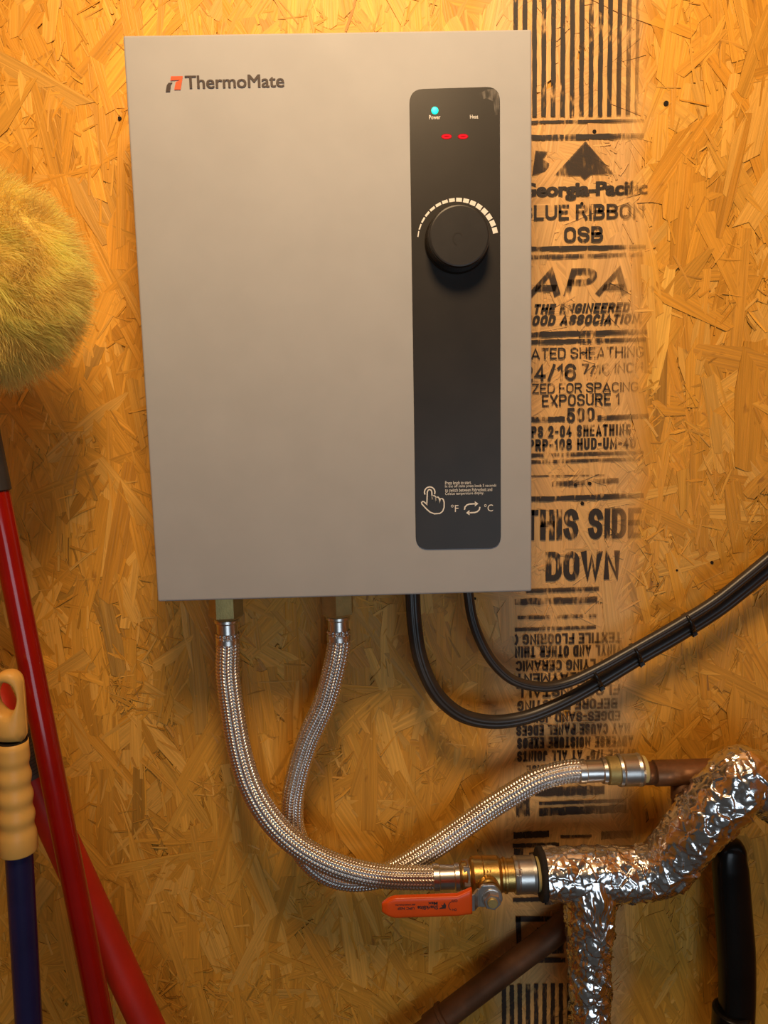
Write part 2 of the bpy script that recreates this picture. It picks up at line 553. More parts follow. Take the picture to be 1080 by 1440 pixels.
_O = arc_pts(.5, .7, .5, .3, 0, 180) + arc_pts(.5, .3, .5, .3, 180, 360) + [(1, .7)]
GLYPH = {
    'A': (1.15, [[(0, 0), (.5, 1), (1, 0)], [(.2, .24), (.8, .24)]]),
    'B': (1, [[(.55, .53), (0, .53), (0, 1), (.55, 1)] + arc_pts(.6, .765, .35, .235, 90, -90) + [(.55, .53)], [(0, .53), (0, 0), (.6, 0)] + arc_pts(.62, .265, .38, .265, -90, 90) + [(.5, .53)]]),
    'C': (1, [arc_pts(.5, .7, .5, .3, 28, 180) + arc_pts(.5, .3, .5, .3, 180, 332)]),
    'D': (1, [[(.5, 0), (0, 0), (0, 1), (.5, 1)] + arc_pts(.5, .7, .5, .3, 90, 0) + arc_pts(.5, .3, .5, .3, 0, -90)]),
    'E': (.85, [[(1, 1), (0, 1), (0, 0), (1, 0)], [(0, .52), (.85, .52)]]),
    'F': (.85, [[(1, 1), (0, 1), (0, 0)], [(0, .5), (.85, .5)]]),
    'G': (1, [arc_pts(.5, .7, .5, .3, 30, 180) + arc_pts(.5, .3, .5, .3, 180, 360) + [(1, .42), (.62, .42)]]),
    'H': (1, [[(0, 0), (0, 1)], [(1, 0), (1, 1)], [(0, .52), (1, .52)]]),
    'I': (0, [[(0, 0), (0, 1)]]),
    'J': (.8, [[(1, 1), (1, .3)] + arc_pts(.5, .3, .5, .3, 0, -180)]),
    'K': (1, [[(0, 0), (0, 1)], [(1, 1), (.05, .42)], [(.35, .6), (1, 0)]]),
    'L': (.8, [[(0, 1), (0, 0), (1, 0)]]),
    'M': (1.35, [[(0, 0), (0, 1), (.5, .25), (1, 1), (1, 0)]]),
    'N': (1, [[(0, 0), (0, 1), (1, 0), (1, 1)]]),
    'O': (1, [_O]), '0': (1, [_O]),
    'P': (1, [[(0, 0), (0, 1), (.55, 1)] + arc_pts(.58, .74, .42, .26, 90, -90) + [(.5, .48), (0, .48)]]),
    'Q': (1, [_O, [(.6, .25), (1, 0)]]),
    'R': (1, [[(0, 0), (0, 1), (.55, 1)] + arc_pts(.58, .75, .42, .25, 90, -90) + [(.5, .5), (0, .5)], [(.55, .5), (1, 0)]]),
    'S': (1, [arc_pts(.5, .76, .5, .24, 5, 250, 12) + arc_pts(.5, .26, .5, .26, 70, -175, 12)]),
    'T': (.95, [[(0, 1), (1, 1)], [(.5, 1), (.5, 0)]]),
    'U': (1, [[(0, 1), (0, .3)] + arc_pts(.5, .3, .5, .3, 180, 360) + [(1, 1)]]),
    'V': (1.05, [[(0, 1), (.5, 0), (1, 1)]]),
    'W': (1.5, [[(0, 1), (.25, 0), (.5, .85), (.75, 0), (1, 1)]]),
    'X': (1, [[(0, 0), (1, 1)], [(0, 1), (1, 0)]]),
    'Y': (1, [[(0, 1), (.5, .45), (1, 1)], [(.5, .45), (.5, 0)]]),
    'Z': (.95, [[(0, 1), (1, 1), (0, 0), (1, 0)]]),
    '1': (.35, [[(0, .78), (1, 1), (1, 0)]]),
    '2': (1, [arc_pts(.5, .71, .5, .29, 175, -35, 12) + [(0, 0), (1, 0)]]),
    '4': (1, [[(.72, 0), (.72, 1), (0, .28), (1, .28)]]),
    '5': (1, [[(.95, 1), (.12, 1), (.05, .55)] + arc_pts(.48, .32, .52, .32, 125, -165, 12)]),
    '6': (1, [arc_pts(.5, .3, .5, .3, 0, 360, 16), [(0, .3), (0, .68)] + arc_pts(.5, .7, .5, .3, 180, 15)]),
    '7': (.9, [[(0, 1), (1, 1), (.35, 0)]]),
    '8': (1, [arc_pts(.5, .76, .44, .24, 0, 360, 16), arc_pts(.5, .26, .5, .26, 0, 360, 16)]),
    '-': (.5, [[(0, .45), (1, .45)]]), '/': (.6, [[(0, 0), (1, 1)]]), '.': (0, [[(0, 0), (0, .05)]]),
    ',': (.1, [[(.8, .06), (0, -.12)]]), '"': (.35, [[(0, 1), (0, .72)], [(1, 1), (1, .72)]]),
    '(': (.3, [[(1, 1), (0, .7), (0, .3), (1, 0)]]), '&': (1, [[(1, 0), (.2, .75), (.35, 1), (.6, .98), (.65, .75), (.05, .4), (.05, .12), (.35, 0), (.7, .08), (1, .4)]]),
    ' ': (.12, []),
}

def stamp_letters(name, s, place, y, mat, parent, weight=0.17, shear=0.0, flip=False, gap=0.10):
    """block capitals drawn as mitred strokes of even weight, fitted into place"""
    x, z, w, ang, h = place
    sw = weight * h
    n = len(s)
    k = (w - n * sw - (n - 1) * gap * h - shear * h) / sum(GLYPH[c][0] for c in s)
    V, F = [], []
    cx = sw / 2
    for ch in s:
        cw, lines = GLYPH[ch]
        for ln in lines:
            p = np.array([(cx + a * cw * k, sw / 2 + b * (h - sw)) for a, b in ln])
            if ch == 'I' or ch == '.':
                p[:, 0] = cx
            keep = [0] + [i for i in range(1, len(p)) if np.linalg.norm(p[i] - p[i - 1]) > 1e-6]
            p = p[keep]
            if len(p) < 2:
                continue
            closed = np.linalg.norm(p[0] - p[-1]) < 1e-6
            if not closed:
                for e, q in ((0, 1), (-1, -2)):
                    d = p[e] - p[q]
                    p[e] = p[e] + d / np.linalg.norm(d) * sw * 0.46
            m = len(p)
            o = len(V)
            for i in range(m):
                a = p[i] - p[i - 1] if i > 0 else (p[0] - p[-2] if closed else p[1] - p[0])
                b = p[i + 1] - p[i] if i < m - 1 else (p[1] - p[0] if closed else p[-1] - p[-2])
                a = a / np.linalg.norm(a)
                b = b / np.linalg.norm(b)
                na, nb = np.array([-a[1], a[0]]), np.array([-b[1], b[0]])
                nn = na + nb
                nn /= max(1e-6, np.linalg.norm(nn))
                ml = min(1.7, 1.0 / max(0.2, nn.dot(na)))
                V.append(p[i] + nn * sw / 2 * ml)
                V.append(p[i] - nn * sw / 2 * ml)
            F += [(o + 2 * i, o + 2 * i + 1, o + 2 * i + 3, o + 2 * i + 2) for i in range(m - 1)]
        cx += cw * k + sw + gap * h
    V = np.array(V)
    V[:, 0] += V[:, 1] * shear
    if flip:
        V = np.array([w, h]) - V
    ca, sa = math.cos(ang), math.sin(ang)
    return raw(name, [(x + a * ca - b * sa, y, z + a * sa + b * ca) for a, b in V], F, mat, parent, smooth=False)

def ribbon(name, pts, width, y, mat, parent, closed=False, label=None):
    p = np.array(pts, float)
    n = len(p)
    L_, R_ = [], []
    for k in range(n):
        a = p[k - 1] if (k > 0 or closed) else p[k]
        b = p[(k + 1) % n] if (k < n - 1 or closed) else p[k]
        d = (b - a) / max(1e-9, np.linalg.norm(b - a))
        w = width if np.isscalar(width) else width[k]
        nn = np.array([-d[1], d[0]]) * w / 2
        L_.append(p[k] + nn)
        R_.append(p[k] - nn)
    verts = [(q[0], y, q[1]) for q in L_ + R_]
    faces = [(k, (k + 1) % n, n + (k + 1) % n, n + k) for k in range(n if closed else n - 1)]
    return raw(name, verts, faces, mat, parent, smooth=False, label=label)

def flat_poly(name, pts, y, mat, parent, label=None):
    return raw(name, [(a, y, b) for a, b in pts], [tuple(range(len(pts)))], mat, parent, smooth=False, label=label)

# ================================================================== the setting
wall = box('wall_back', (-0.60, 0.0, 0.0), (0.64, 0.012, 2.32), M_BOARD)
tag(wall, 'orange oriented strand board wall with black mill stamp behind the heater', 'wall', kind='structure')
tag(box('wall_left', (-0.612, -0.75, 0.0), (-0.60, 0.0, 2.32), M_BOARD), 'strand board side wall at the left of the closet', 'wall', kind='structure')
tag(box('wall_right', (0.64, -0.75, 0.0), (0.652, 0.0, 2.32), M_BOARD), 'strand board side wall at the right of the closet', 'wall', kind='structure')
tag(box('floor', (-0.60, -0.75, -0.02), (0.64, 0.0, 0.0), M_PLAINFLOOR), 'bare concrete closet floor', 'floor', kind='structure')
tag(box('ceiling', (-0.612, -0.75, 2.32), (0.652, 0.012, 2.34), M_CEIL), 'plain closet ceiling above the heater', 'ceiling', kind='structure')

# ---- pressed wood strands of the board: each one a thin splintered chip
TINTS = [(0.77, 0.380, 0.046), (0.72, 0.345, 0.038), (0.80, 0.410, 0.056), (0.70, 0.325, 0.034), (0.82, 0.445, 0.080), (0.75, 0.362, 0.042)]

def strand_shape(Ln, w):
    jag = min(0.25 * Ln, random.uniform(0.15, 0.7) * w)
    e = lambda: random.uniform(0, jag)
    t0, t1 = random.uniform(0.55, 1.0), random.uniform(0.55, 1.0)
    if random.random() < 0.22:
        t1 *= 0.3
    b = lambda: random.uniform(-0.07, 0.07) * w
    bow = random.uniform(-0.06, 0.06) * Ln * 0.4
    return [(-Ln / 2 + e(), -w / 2 * t0), (-Ln * 0.1, -w / 2 + b() + bow), (Ln / 2 - e(), -w / 2 * t1),
            (Ln / 2 - e(), b()), (Ln / 2 - e(), w / 2 * t1), (Ln * 0.1, w / 2 + b() + bow),
            (-Ln / 2 + e(), w / 2 * t0), (-Ln / 2 + e(), b())]

def strand_angle():
    q = random.random()
    if q < 0.42:
        return random.gauss(math.pi / 2, 0.20)
    if q < 0.62:
        return random.gauss(math.radians(118), 0.22)
    if q < 0.80:
        return random.gauss(math.radians(55), 0.25)
    return random.uniform(0, math.pi)

def strand_geometry(cx, cz, Ln, w, ang, h0, tilt):
    pts = strand_shape(Ln, w)
    ca, sa = math.cos(ang), math.sin(ang)
    tu, tv = random.uniform(-0.004, 0.004) * tilt, random.uniform(-0.065, 0.065) * tilt
    uo, vo = random.uniform(0, 50), random.uniform(0, 50)
    top, bot, uv = [], [], []
    for u, v in pts:
        h = min(0.0027, max(0.00015, h0 + u * tu + v * tv))
        x, z = cx + u * ca - v * sa, cz + u * sa + v * ca
        top.append((x, -h, z))
        bot.append((x, -max(0.0, h - 0.0012), z))
        uv.append((u + uo, v + vo))
    n = len(pts)
    verts = top + bot
    faces = [tuple(range(n))] + [(k, k + n, (k + 1) % n + n, (k + 1) % n) for k in range(n)]
    return verts, faces, uv + uv

def strand_tint():
    t = random.choice(TINTS)
    k = random.gauss(1.0, 0.06)
    q = random.random()
    if q < 0.02:
        k *= 0.62
    elif q < 0.07:
        k *= 0.84
    return tuple(max(0.01, min(0.95, c * k)) for c in t)

def strands_mesh(name, items, parent, kind=None):
    V, F, UV, TI = [], [], [], []
    for verts, faces, uv, ti in items:
        o = len(V)
        V += verts
        UV += uv
        edge = tuple(c * 0.42 for c in ti)          # side faces darkened: shade of the crevices painted into the tint
        for q, f in enumerate(faces):
            F.append(tuple(i + o for i in f))
            TI.append(ti if q == 0 else edge)
    me = bpy.data.meshes.new(name)
    me.from_pydata(V, [], F)
    lay = me.uv_layers.new(name='grain')
    li = np.empty(len(me.loops), np.int32)
    me.loops.foreach_get('vertex_index', li)
    lay.data.foreach_set('uv', np.array(UV, np.float32)[li].ravel())
    at = me.attributes.new('tint', 'FLOAT_COLOR', 'FACE')
    at.data.foreach_set('color', np.array([(*t, 1.0) for t in TI], np.float32).ravel())
    me.update()
    o = link_mesh(name, me, M_STRAND, parent)
    if kind:
        o['kind'] = kind
    return o

X0, X1, Z0, Z1 = -0.50, 0.56, 0.66, 1.98
items = []
NB = 6400
for k in range(NB):
    q = random.random()
    if q < 0.55:
        Ln, w = random.uniform(0.04, 0.10), random.uniform(0.009, 0.022)
    elif q < 0.84:
        Ln, w = random.uniform(0.07, 0.15), random.uniform(0.014, 0.034)
    else:
        Ln, w = random.uniform(0.012, 0.05), random.uniform(0.0012, 0.005)
    h0 = 0.0003 + 0.0014 * k / NB + random.uniform(0, 0.0004)
    g = strand_geometry(random.uniform(X0, X1), random.uniform(Z0, Z1), Ln, w, strand_angle(), h0, 1.0)
    items.append((*g, strand_tint()))
strands_mesh('wood_strands', items, wall, 'stuff')
tops = []
for k in range(290):
    Ln, w = random.uniform(0.05, 0.14), random.uniform(0.010, 0.032)
    g = strand_geometry(random.uniform(-0.40, 0.45), random.uniform(0.80, 1.84), Ln, w, strand_angle(), random.uniform(0.0013, 0.0020), 0.9)
    strands_mesh('wood_strand', [(*g, strand_tint())], wall)
# loose slivers pressed into the face
items = []
for k in range(5200):
    Ln, w = random.uniform(0.006, 0.035), random.uniform(0.0007, 0.0028)
    g = strand_geometry(random.uniform(X0, X1), random.uniform(Z0, Z1), Ln, w, strand_angle() + random.gauss(0, 0.5), random.uniform(0.0014, 0.0022), 2.5)
    items.append((*g, strand_tint()))
for k in range(330):                                  # splintered clusters where strands broke up
    cx, cz, ca = random.uniform(X0, X1), random.uniform(Z0, Z1), strand_angle()
    for j in range(random.randint(8, 18)):
        Ln, w = random.uniform(0.006, 0.026), random.uniform(0.0007, 0.0030)
        g = strand_geometry(random.gauss(cx, 0.009), random.gauss(cz, 0.009), Ln, w, ca + random.gauss(0, 0.7), random.uniform(0.0016, 0.0024), 3.0)
        items.append((*g, strand_tint()))
strands_mesh('wood_slivers', items, wall, 'stuff')

# ---- the mill stamp printed on the board
YI = -0.0030
def ink_bar(place, mat, name='printed_bar'):
    x, z, w, ang, h = place
    ca, sa = math.cos(ang), math.sin(ang)
    n = 24
    top, bot = [], []
    for k in range(n + 1):
        a = w * k / n
        j0, j1 = random.uniform(-0.08, 0.08) * h, random.uniform(-0.08, 0.08) * h
        bot.append((x + a * ca - j0 * -sa, YI, z + a * sa + j0))
        top.append((x + a * ca - h * sa, YI, z + a * sa + h * ca + j1))
    return raw(name, bot + top, [(k, k + 1, n + 2 + k, n + 1 + k) for k in range(n)], mat, wall, smooth=False)

STRIPES_TOP = [(0.1563,1.7038,0.004,-0.0165,0.09965), (0.1644,1.7036,0.004,-0.0165,0.09967), (0.1727,1.7035,0.004,-0.0165,0.0997), (0.1808,1.7034,0.0041,-0.0165,0.09972), (0.1891,1.7032,0.0041,-0.0165,0.09975), (0.1974,1.7031,0.0041,-0.0165,0.09977), (0.2057,1.703,0.0041,-0.0165,0.0998), (0.2138,1.7034,0.0041,-0.0165,0.0998), (0.2221,1.7033,0.0041,-0.0165,0.09983), (0.2304,1.7031,0.0041,-0.0165,0.09985), (0.2385,1.703,0.0041,-0.0165,0.09988), (0.2468,1.7035,0.004,-0.0165,0.09989), (0.255,1.7033,0.004,-0.0165,0.09991), (0.2629,1.7032,0.0031,-0.0165,0.09994)]
def ink_stripe(place, mat, ang=None):
    x, z, w, a, h = place
    n = 30
    l, r = [], []
    for k in range(n + 1):
        t = h * k / n
        l.append((x + random.uniform(-0.06, 0.06) * w, YI, z + t))
        r.append((x + w + random.uniform(-0.06, 0.06) * w, YI, z + t))
    raw('printed_stripe', l + r, [(k, n + 1 + k, n + 2 + k, k + 1) for k in range(n)], mat, wall, smooth=False)
for k, s in enumerate(STRIPES_TOP):
    ink_stripe(s[:4] + (s[4] + 0.16,), M_INK)
for s in [(0.1423,0.8245,0.0044,-0.0403,0.04749), (0.1503,0.8242,0.0044,-0.0403,0.04829), (0.1583,0.8239,0.0044,-0.0403,0.04909), (0.1666,0.8235,0.0044,-0.0403,0.0491), (0.175,0.8232,0.0044,-0.0403,0.0499), (0.1834,0.8229,0.0044,-0.0403,0.04992), (0.1918,0.8225,0.0044,-0.0403,0.05072), (0.2001,0.8222,0.0044,-0.0403,0.05073), (0.2085,0.8218,0.0044,-0.0403,0.05075)]:
    ink_stripe(s, M_INK_LOW)

for p, m in [((0.1644,1.6977,0.1074,-0.0001,0.00213), M_INK), ((0.1644,1.6838,0.1071,-0.0003,0.00417), M_INK),
             ((0.1643,1.5894,0.1109,-0.0001,0.0037), M_INK), ((0.1643,1.5823,0.1091,0.0029,0.0037), M_INK_WORN),
             ((0.1642,1.5139,0.1137,0.0035,0.00443), M_INK), ((0.1642,1.5076,0.1125,0.0008,0.00381), M_INK),
             ((0.1641,1.4376,0.0388,-0.0069,0.00455), M_INK), ((0.2332,1.4373,0.0475,0.0175,0.00456), M_INK),
             ((0.1641,1.4049,0.1126,0.0018,0.00362), M_INK_WORN), ((0.164,1.399,0.1094,0.0024,0.0033), M_INK_WORN),
             ((0.1673,1.387,0.073,-0.0115,0.00132), M_INK_WORN), ((0.1913,1.3772,0.0626,0.0332,0.00465), M_INK_WORN), ((0.164,1.3636,0.1134,0.0097,0.00467), M_INK),
             ((0.1673,1.2768,0.069,0.0069,0.00412), M_INK_WORN), ((0.1564,1.2654,0.0786,0.0024,0.00621), M_INK_WORN), ((0.1591,1.2515,0.0761,-0.0014,0.00347), M_INK_WORN), ((0.1564,1.2398,0.0776,0.0069,0.00348), M_INK_WORN),
             ((0.1573,1.053,0.0133,0.0215,0.02362), M_INK_WORN), ((0.1755,1.0731,0.0686,-0.0013,0.00956), M_INK_WORN), ((0.1797,1.0641,0.0856,0.0008,0.00369), M_INK_LOW), ((0.1798,1.053,0.0858,0.0092,0.00815), M_INK_LOW),
             ((0.1537,1.0204,0.0459,-0.0023,0.00449), M_INK_LOW), ((0.1545,1.0301,0.0352,0.0077,0.00671), M_INK_LOW), ((0.2009,1.0292,0.031,-0.0106,0.00299), M_INK_LOW), ((0.2412,1.0263,0.0318,0.0123,0.00823), M_INK_LOW),
             ((0.1544,1.0031,0.0092,-0.0355,0.01652), M_INK_LOW), ((0.1699,1.0101,0.017,0.0091,0.00526), M_INK_LOW), ((0.1536,0.963,0.0313,-0.0122,0.00458), M_INK_LOW)]:
    ink_bar(p, m)

def stamp(s, place, weight=0.17, shear=0.0, mat=M_INK, flip=False, gap=0.10):
    stamp_letters('printed_text', s, place, YI, mat, wall, weight, shear, flip, gap)
letters('printed_text', 'Georgia-Pacific', (0.1631,1.6322,0.1125,0.0032,0.01573), YI, M_INK, wall, 0.03, copies=3, spread=0.03)
stamp('BLUE RIBBON', (0.1624,1.6158,0.111,-0.0023,0.01309), 0.19)
stamp('OSB', (0.2013,1.5961,0.0352,0.0068,0.01349), 0.19)
stamp('APA', (0.1687,1.5496,0.0968,-0.0045,0.02428), 0.235, 0.30, M_INK_WORN, False, 0.16)
stamp('THE ENGINEERED', (0.1733,1.5342,0.0893,0.0001,0.00879), 0.25, 0.22)
stamp('WOOD ASSOCIATION.', (0.1629,1.524,0.1115,-0.0015,0.00914), 0.25, 0.22)
stamp('RATED SHEATHING', (0.1635,1.4939,0.1115,-0.0021,0.01019), 0.15)
stamp('24/16', (0.1628,1.4741,0.0503,0.0028,0.01536), 0.17)
stamp('7/16 INCH', (0.2183,1.4796,0.0563,0.006,0.00961), 0.18, 0.0, M_INK_WORN)
stamp('SIZED FOR SPACING', (0.1628,1.4632,0.1075,-0.002,0.00901), 0.14)
stamp('EXPOSURE 1', (0.1818,1.4508,0.0716,0.0084,0.01099), 0.15)
stamp('500', (0.2049,1.436,0.0257,0.0143,0.01331), 0.20)
stamp('PS 2-04 SHEATHING', (0.172,1.4228,0.0924,0.0042,0.01077), 0.20)
stamp('PRP-108 HUD-UM-40', (0.1693,1.4107,0.0999,0.0019,0.01082), 0.20)
stamp('THIS SIDE', (0.1653,1.3273,0.1101,-0.0052,0.02894), 0.185, 0.0, M_INK, False, 0.05)
stamp('DOWN', (0.1855,1.288,0.0703,-0.0033,0.02797), 0.20, 0.0, M_INK, False, 0.05)
for s, p in [('TEXTILE FLOORING (', (0.1563,1.2265,0.1024,-0.002,0.01048)), ('VINYL AND OTHER THIN', (0.1563,1.2139,0.1026,-0.0023,0.01122)), ('APPLYING CERAMIC', (0.157,1.2005,0.098,-0.0013,0.01057)),
             ('UNDERLAYMENT', (0.1569,1.1878,0.0996,-0.002,0.01062)), ('FLOOR INSTALL', (0.1576,1.1743,0.1005,-0.0025,0.01138)), ('BEFORE ERECTING', (0.1583,1.1607,0.0973,-0.0018,0.01071)),
             ('EDGES-SAND JOINTS', (0.1568,1.1486,0.1017,-0.0032,0.01004)), ('MAY CAUSE PANEL EDGES', (0.1575,1.1356,0.1109,-0.0058,0.01081)), ('ADVERSE MOISTURE EXPOS', (0.1582,1.1226,0.1133,-0.0066,0.01122)),
             ('SPACE 1/8" AT ALL JOINTS', (0.1581,1.1095,0.1163,-0.0075,0.0109)), ('PREVENT DAMAGE', (0.1672,1.0969,0.0767,-0.0043,0.00876))]:
    stamp(s, p, 0.21, 0.0, M_INK_LOW, True, 0.06)
# tree-mark triangles above the lettering, framed mark near the foot of the board
def wall_xz(lst):
    return [(p[0], p[2]) for p in lst]
flat_poly('printed_triangle', wall_xz([(0.2198,-0.0024,1.682),(0.2454,-0.0024,1.654),(0.2245,-0.0024,1.6537),(0.2194,-0.0024,1.6496),(0.2156,-0.0024,1.6533),(0.1922,-0.0024,1.6537)]), YI, M_INK_WORN, wall)
flat_poly('printed_triangle', wall_xz([(0.1757,-0.0024,1.675),(0.1864,-0.0024,1.6736),(0.182,-0.0024,1.6677),(0.1896,-0.0024,1.6628),(0.1839,-0.0024,1.6569),(0.1726,-0.0024,1.6541)]), YI, M_INK_WORN, wall)
for lst in [[(0.1564,-0.0024,0.9476),(0.2049,-0.0024,0.9458),(0.205,-0.0024,0.9404),(0.1564,-0.0024,0.9414)], [(0.1564,-0.0024,0.9476),(0.1614,-0.0024,0.9474),(0.1627,-0.0024,0.8978),(0.1577,-0.0024,0.898)], [(0.1577,-0.0024,0.9027),(0.2066,-0.0024,0.9008),(0.2066,-0.0024,0.8954),(0.1577,-0.0024,0.8965)], [(0.1778,-0.0024,0.9345),(0.205,-0.0024,0.9334),(0.2051,-0.0024,0.9056),(0.1929,-0.0024,0.9052),(0.1929,-0.0024,0.9122),(0.1986,-0.0024,0.9136),(0.1986,-0.0024,0.9275),(0.1871,-0.0024,0.9218),(0.1778,-0.0024,0.9291)]]:
    flat_poly('printed_mark', wall_xz(lst), YI, M_INK_LOW, wall)
for (x, y, z), r in [((0.2278,-0.0025,1.6901), 0.0018), ((0.2135,-0.0025,1.3783), 0.0017), ((0.2268,-0.0025,1.3793), 0.0017), ((0.22,-0.0025,1.3608), 0.0017), ((0.3438,-0.0025,1.3014), 0.0015), ((0.3105,-0.0025,1.2948), 0.0011), ((0.2173,-0.0025,1.6296), 0.0014), ((0.233,-0.0025,1.6245), 0.0011), ((0.1186,-0.0025,1.2727), 0.0013), ((0.291,-0.0025,1.7127), 0.0022), ((-0.1871,-0.0025,1.7082), 0.0016)]:
    o = lathe('nail_hole', (x, 0.0, z), (0, -1, 0), [(0, r), (-y, r)], M_HOLE, wall, 10)

# ================================================================== water heater
YF = -0.095
HW, HZ0, HH = 0.1525, 1.30, 0.4302
heater = thing('water_heater', (0.0, -0.045, HZ0), 'flat silver-grey electric tankless water heater with a black control strip', 'water heater')
cab = box('cabinet', (-HW, -0.0945, HZ0), (HW, -0.004, HZ0 + HH), M_PAINT, heater, 0.0016, 'silver-grey painted metal cabinet', 3)
box('mounting_plate', (-0.12, -0.006, HZ0 + 0.03), (0.12, -0.0015, HZ0 + HH - 0.03), M_STEEL, heater, 0.0005)
YP = YF - 0.0004
pc = wall_xz([(0.0582,-0.0954,1.3377),(0.1272,-0.0954,1.337),(0.1281,-0.0954,1.6896),(0.0597,-0.0954,1.6887)])
panel = prism('control_panel', rounded(pc, 0.0105), -0.0942, YP, M_PANEL, heater, 0.0002, 'glossy black control strip')
YT = YP - 0.00015
px, _, pz = (0.0941,-0.0954,1.5775)
knob = lathe('knob', (px, YP, pz), (0, -1, 0), [(0, 0.0246), (0.0016, 0.0248), (0.0030, 0.0240), (0.0150, 0.0231), (0.0168, 0.0228)], M_KNOBRIM, heater, 72, label='round black dial knob')
lathe('knob_cap', (px, YP - 0.0168, pz), (0, -1, 0), [(0, 0.0228), (0.0008, 0.0222), (0.0011, 0.0212), (0.0011, 0.0010)], M_KNOB, knob, 72)
# faint scuffed spiral in the middle of the cap
sw = [(px + math.cos(t) * (0.0012 + 0.0011 * t), pz - 0.001 + math.sin(t) * (0.0012 + 0.0011 * t)) for t in np.linspace(0.3, 4.4, 24)]
ribbon('cap_mark', sw, 0.0010, YP - 0.01802, M_PANEL, knob)
# dial ticks, thin at the left and thick at the right
tx, _, tz = (0.0943,-0.0955,1.5781)
rt = 0.03019
for k in range(16):
    a = math.radians(169.5 - k * (169.5 - 13.5) / 15)
    th = 0.00085 + 0.0030 * min(1.0, k / 12)
    ca, sa = math.cos(a), math.sin(a)
    w = 0.0022
    q = []
    for du, dv in ((-w, -th / 2), (w, -th / 2), (w, th / 2), (-w, th / 2)):
        q.append((tx + (rt + dv) * ca - du * sa, tz + (rt + dv) * sa + du * ca))
    flat_poly('dial_tick', q, YT, M_WHITE, heater)
gx, _, gz = (0.0787,-0.0955,1.6732)
lathe('power_light', (gx, YP, gz), (0, -1, 0), [(-0.0005, 0.0027), (0.0002, 0.0027), (0.0005, 0.0020), (0.0006, 0.0004)], M_GREENLED, heater, 24, label='small glowing green power light')
for c in ((0.0873,-0.0955,1.6544), (0.0998,-0.0955,1.6542)):
    e = lambda a, b, n=24: [(c[0] + a * math.cos(t), c[2] + b * math.sin(t)) for t in np.linspace(0, 2 * math.pi, n, endpoint=False)]
    d = flat_poly('display_digit', e(0.0041, 0.0020), YT, M_REDLED_DIM, heater, 'glowing red display digit')
    ribbon('digit_segment', e(0.0030, 0.0010), 0.0009, YT - 0.0001, M_REDLED, d, True)
T_ = lambda s, p, b=0.0: letters('panel_text', s, p, YT, M_WHITE, heater, b)
T_('Power', (0.0743,1.6669,0.0086,0.0071,0.00305), 0.01)
T_('Heat', (0.1053,1.6669,0.0062,0.0081,0.00275), 0.01)
T_('Press knob to start.', (0.0826,1.3896,0.0211,-0.0063,0.00286), 0.0)
T_('In the off state press knob 5 seconds', (0.0825,1.3866,0.0412,-0.0059,0.00286), 0.0)
T_('to switch between Fahrenheit and', (0.0825,1.3837,0.0378,-0.0057,0.00286), 0.0)
T_('Celsius temperature display.', (0.0825,1.3806,0.0312,-0.0016,0.00287), 0.0)
T_('\u00b0F', (0.087,1.3674,0.006,-0.0068,0.00588), 0.0)
T_('\u00b0C', (0.1138,1.3671,0.0071,-0.0014,0.00588), 0.0)
hand = wall_xz([(0.0677,-0.0955,1.3756),(0.0682,-0.0955,1.3843),(0.069,-0.0955,1.3857),(0.07,-0.0955,1.386),(0.0712,-0.0955,1.3855),(0.0718,-0.0955,1.3842),(0.072,-0.0955,1.3773),(0.0721,-0.0955,1.3809),(0.0737,-0.0955,1.381),(0.0748,-0.0955,1.3801),(0.0751,-0.0955,1.3758),(0.0752,-0.0955,1.3797),(0.0767,-0.0955,1.3798),(0.0776,-0.0955,1.3788),(0.0783,-0.0955,1.3749),(0.0785,-0.0955,1.3785),(0.08,-0.0955,1.3785),(0.081,-0.0955,1.3776),(0.0816,-0.0955,1.3753),(0.0815,-0.0955,1.3713),(0.0803,-0.0955,1.3682),(0.078,-0.0955,1.3665),(0.0737,-0.0955,1.3663),(0.0702,-0.0955,1.3677),(0.0674,-0.0955,1.3702),(0.0637,-0.0955,1.3745),(0.0634,-0.0955,1.3757),(0.0641,-0.0955,1.3765),(0.0652,-0.0955,1.3764),(0.0684,-0.0955,1.3735)])
ribbon('hand_icon', hand, 0.0010, YT, M_WHITE, heater, True)
arc = [(gx * 0 + (0.0701,-0.0955,1.3839)[0] + 0.0042 * math.cos(t), (0.0701,-0.0955,1.3839)[2] + 0.0042 * math.sin(t)) for t in np.linspace(math.radians(-25), math.radians(205), 20)]
ribbon('press_icon', arc, 0.0010, YT, M_WHITE, heater)
ac = (0.1041,-0.0955,1.37)
for sgn in (1, -1):
    pt = [(ac[0] + sgn * x, ac[2] + sgn * z) for x, z in [(-0.0062, -0.0010), (-0.0058, 0.0012), (-0.0042, 0.0028), (-0.0020, 0.0035), (0.0026, 0.0036)]]
    ar = ribbon('cycle_arrow', pt, 0.0011, YT, M_WHITE, heater)
    flat_poly('arrow_head', [(ac[0] + sgn * x, ac[2] + sgn * z) for x, z in [(0.0022, 0.0056), (0.0022, 0.0014), (0.0050, 0.0036)]], YT, M_WHITE, ar)
# dusty smudge at the panel's upper right corner
du = wall_xz([(0.1054,-0.0955,1.6806),(0.1114,-0.0955,1.684),(0.1178,-0.0955,1.6875),(0.1243,-0.0955,1.6879),(0.1272,-0.0955,1.6838),(0.1272,-0.0955,1.6701),(0.1242,-0.0955,1.6686),(0.1232,-0.0955,1.6788),(0.1178,-0.0955,1.6814),(0.1113,-0.0955,1.6795)])
flat_poly('dust_smudge', du, YT, M_DUST, heater)
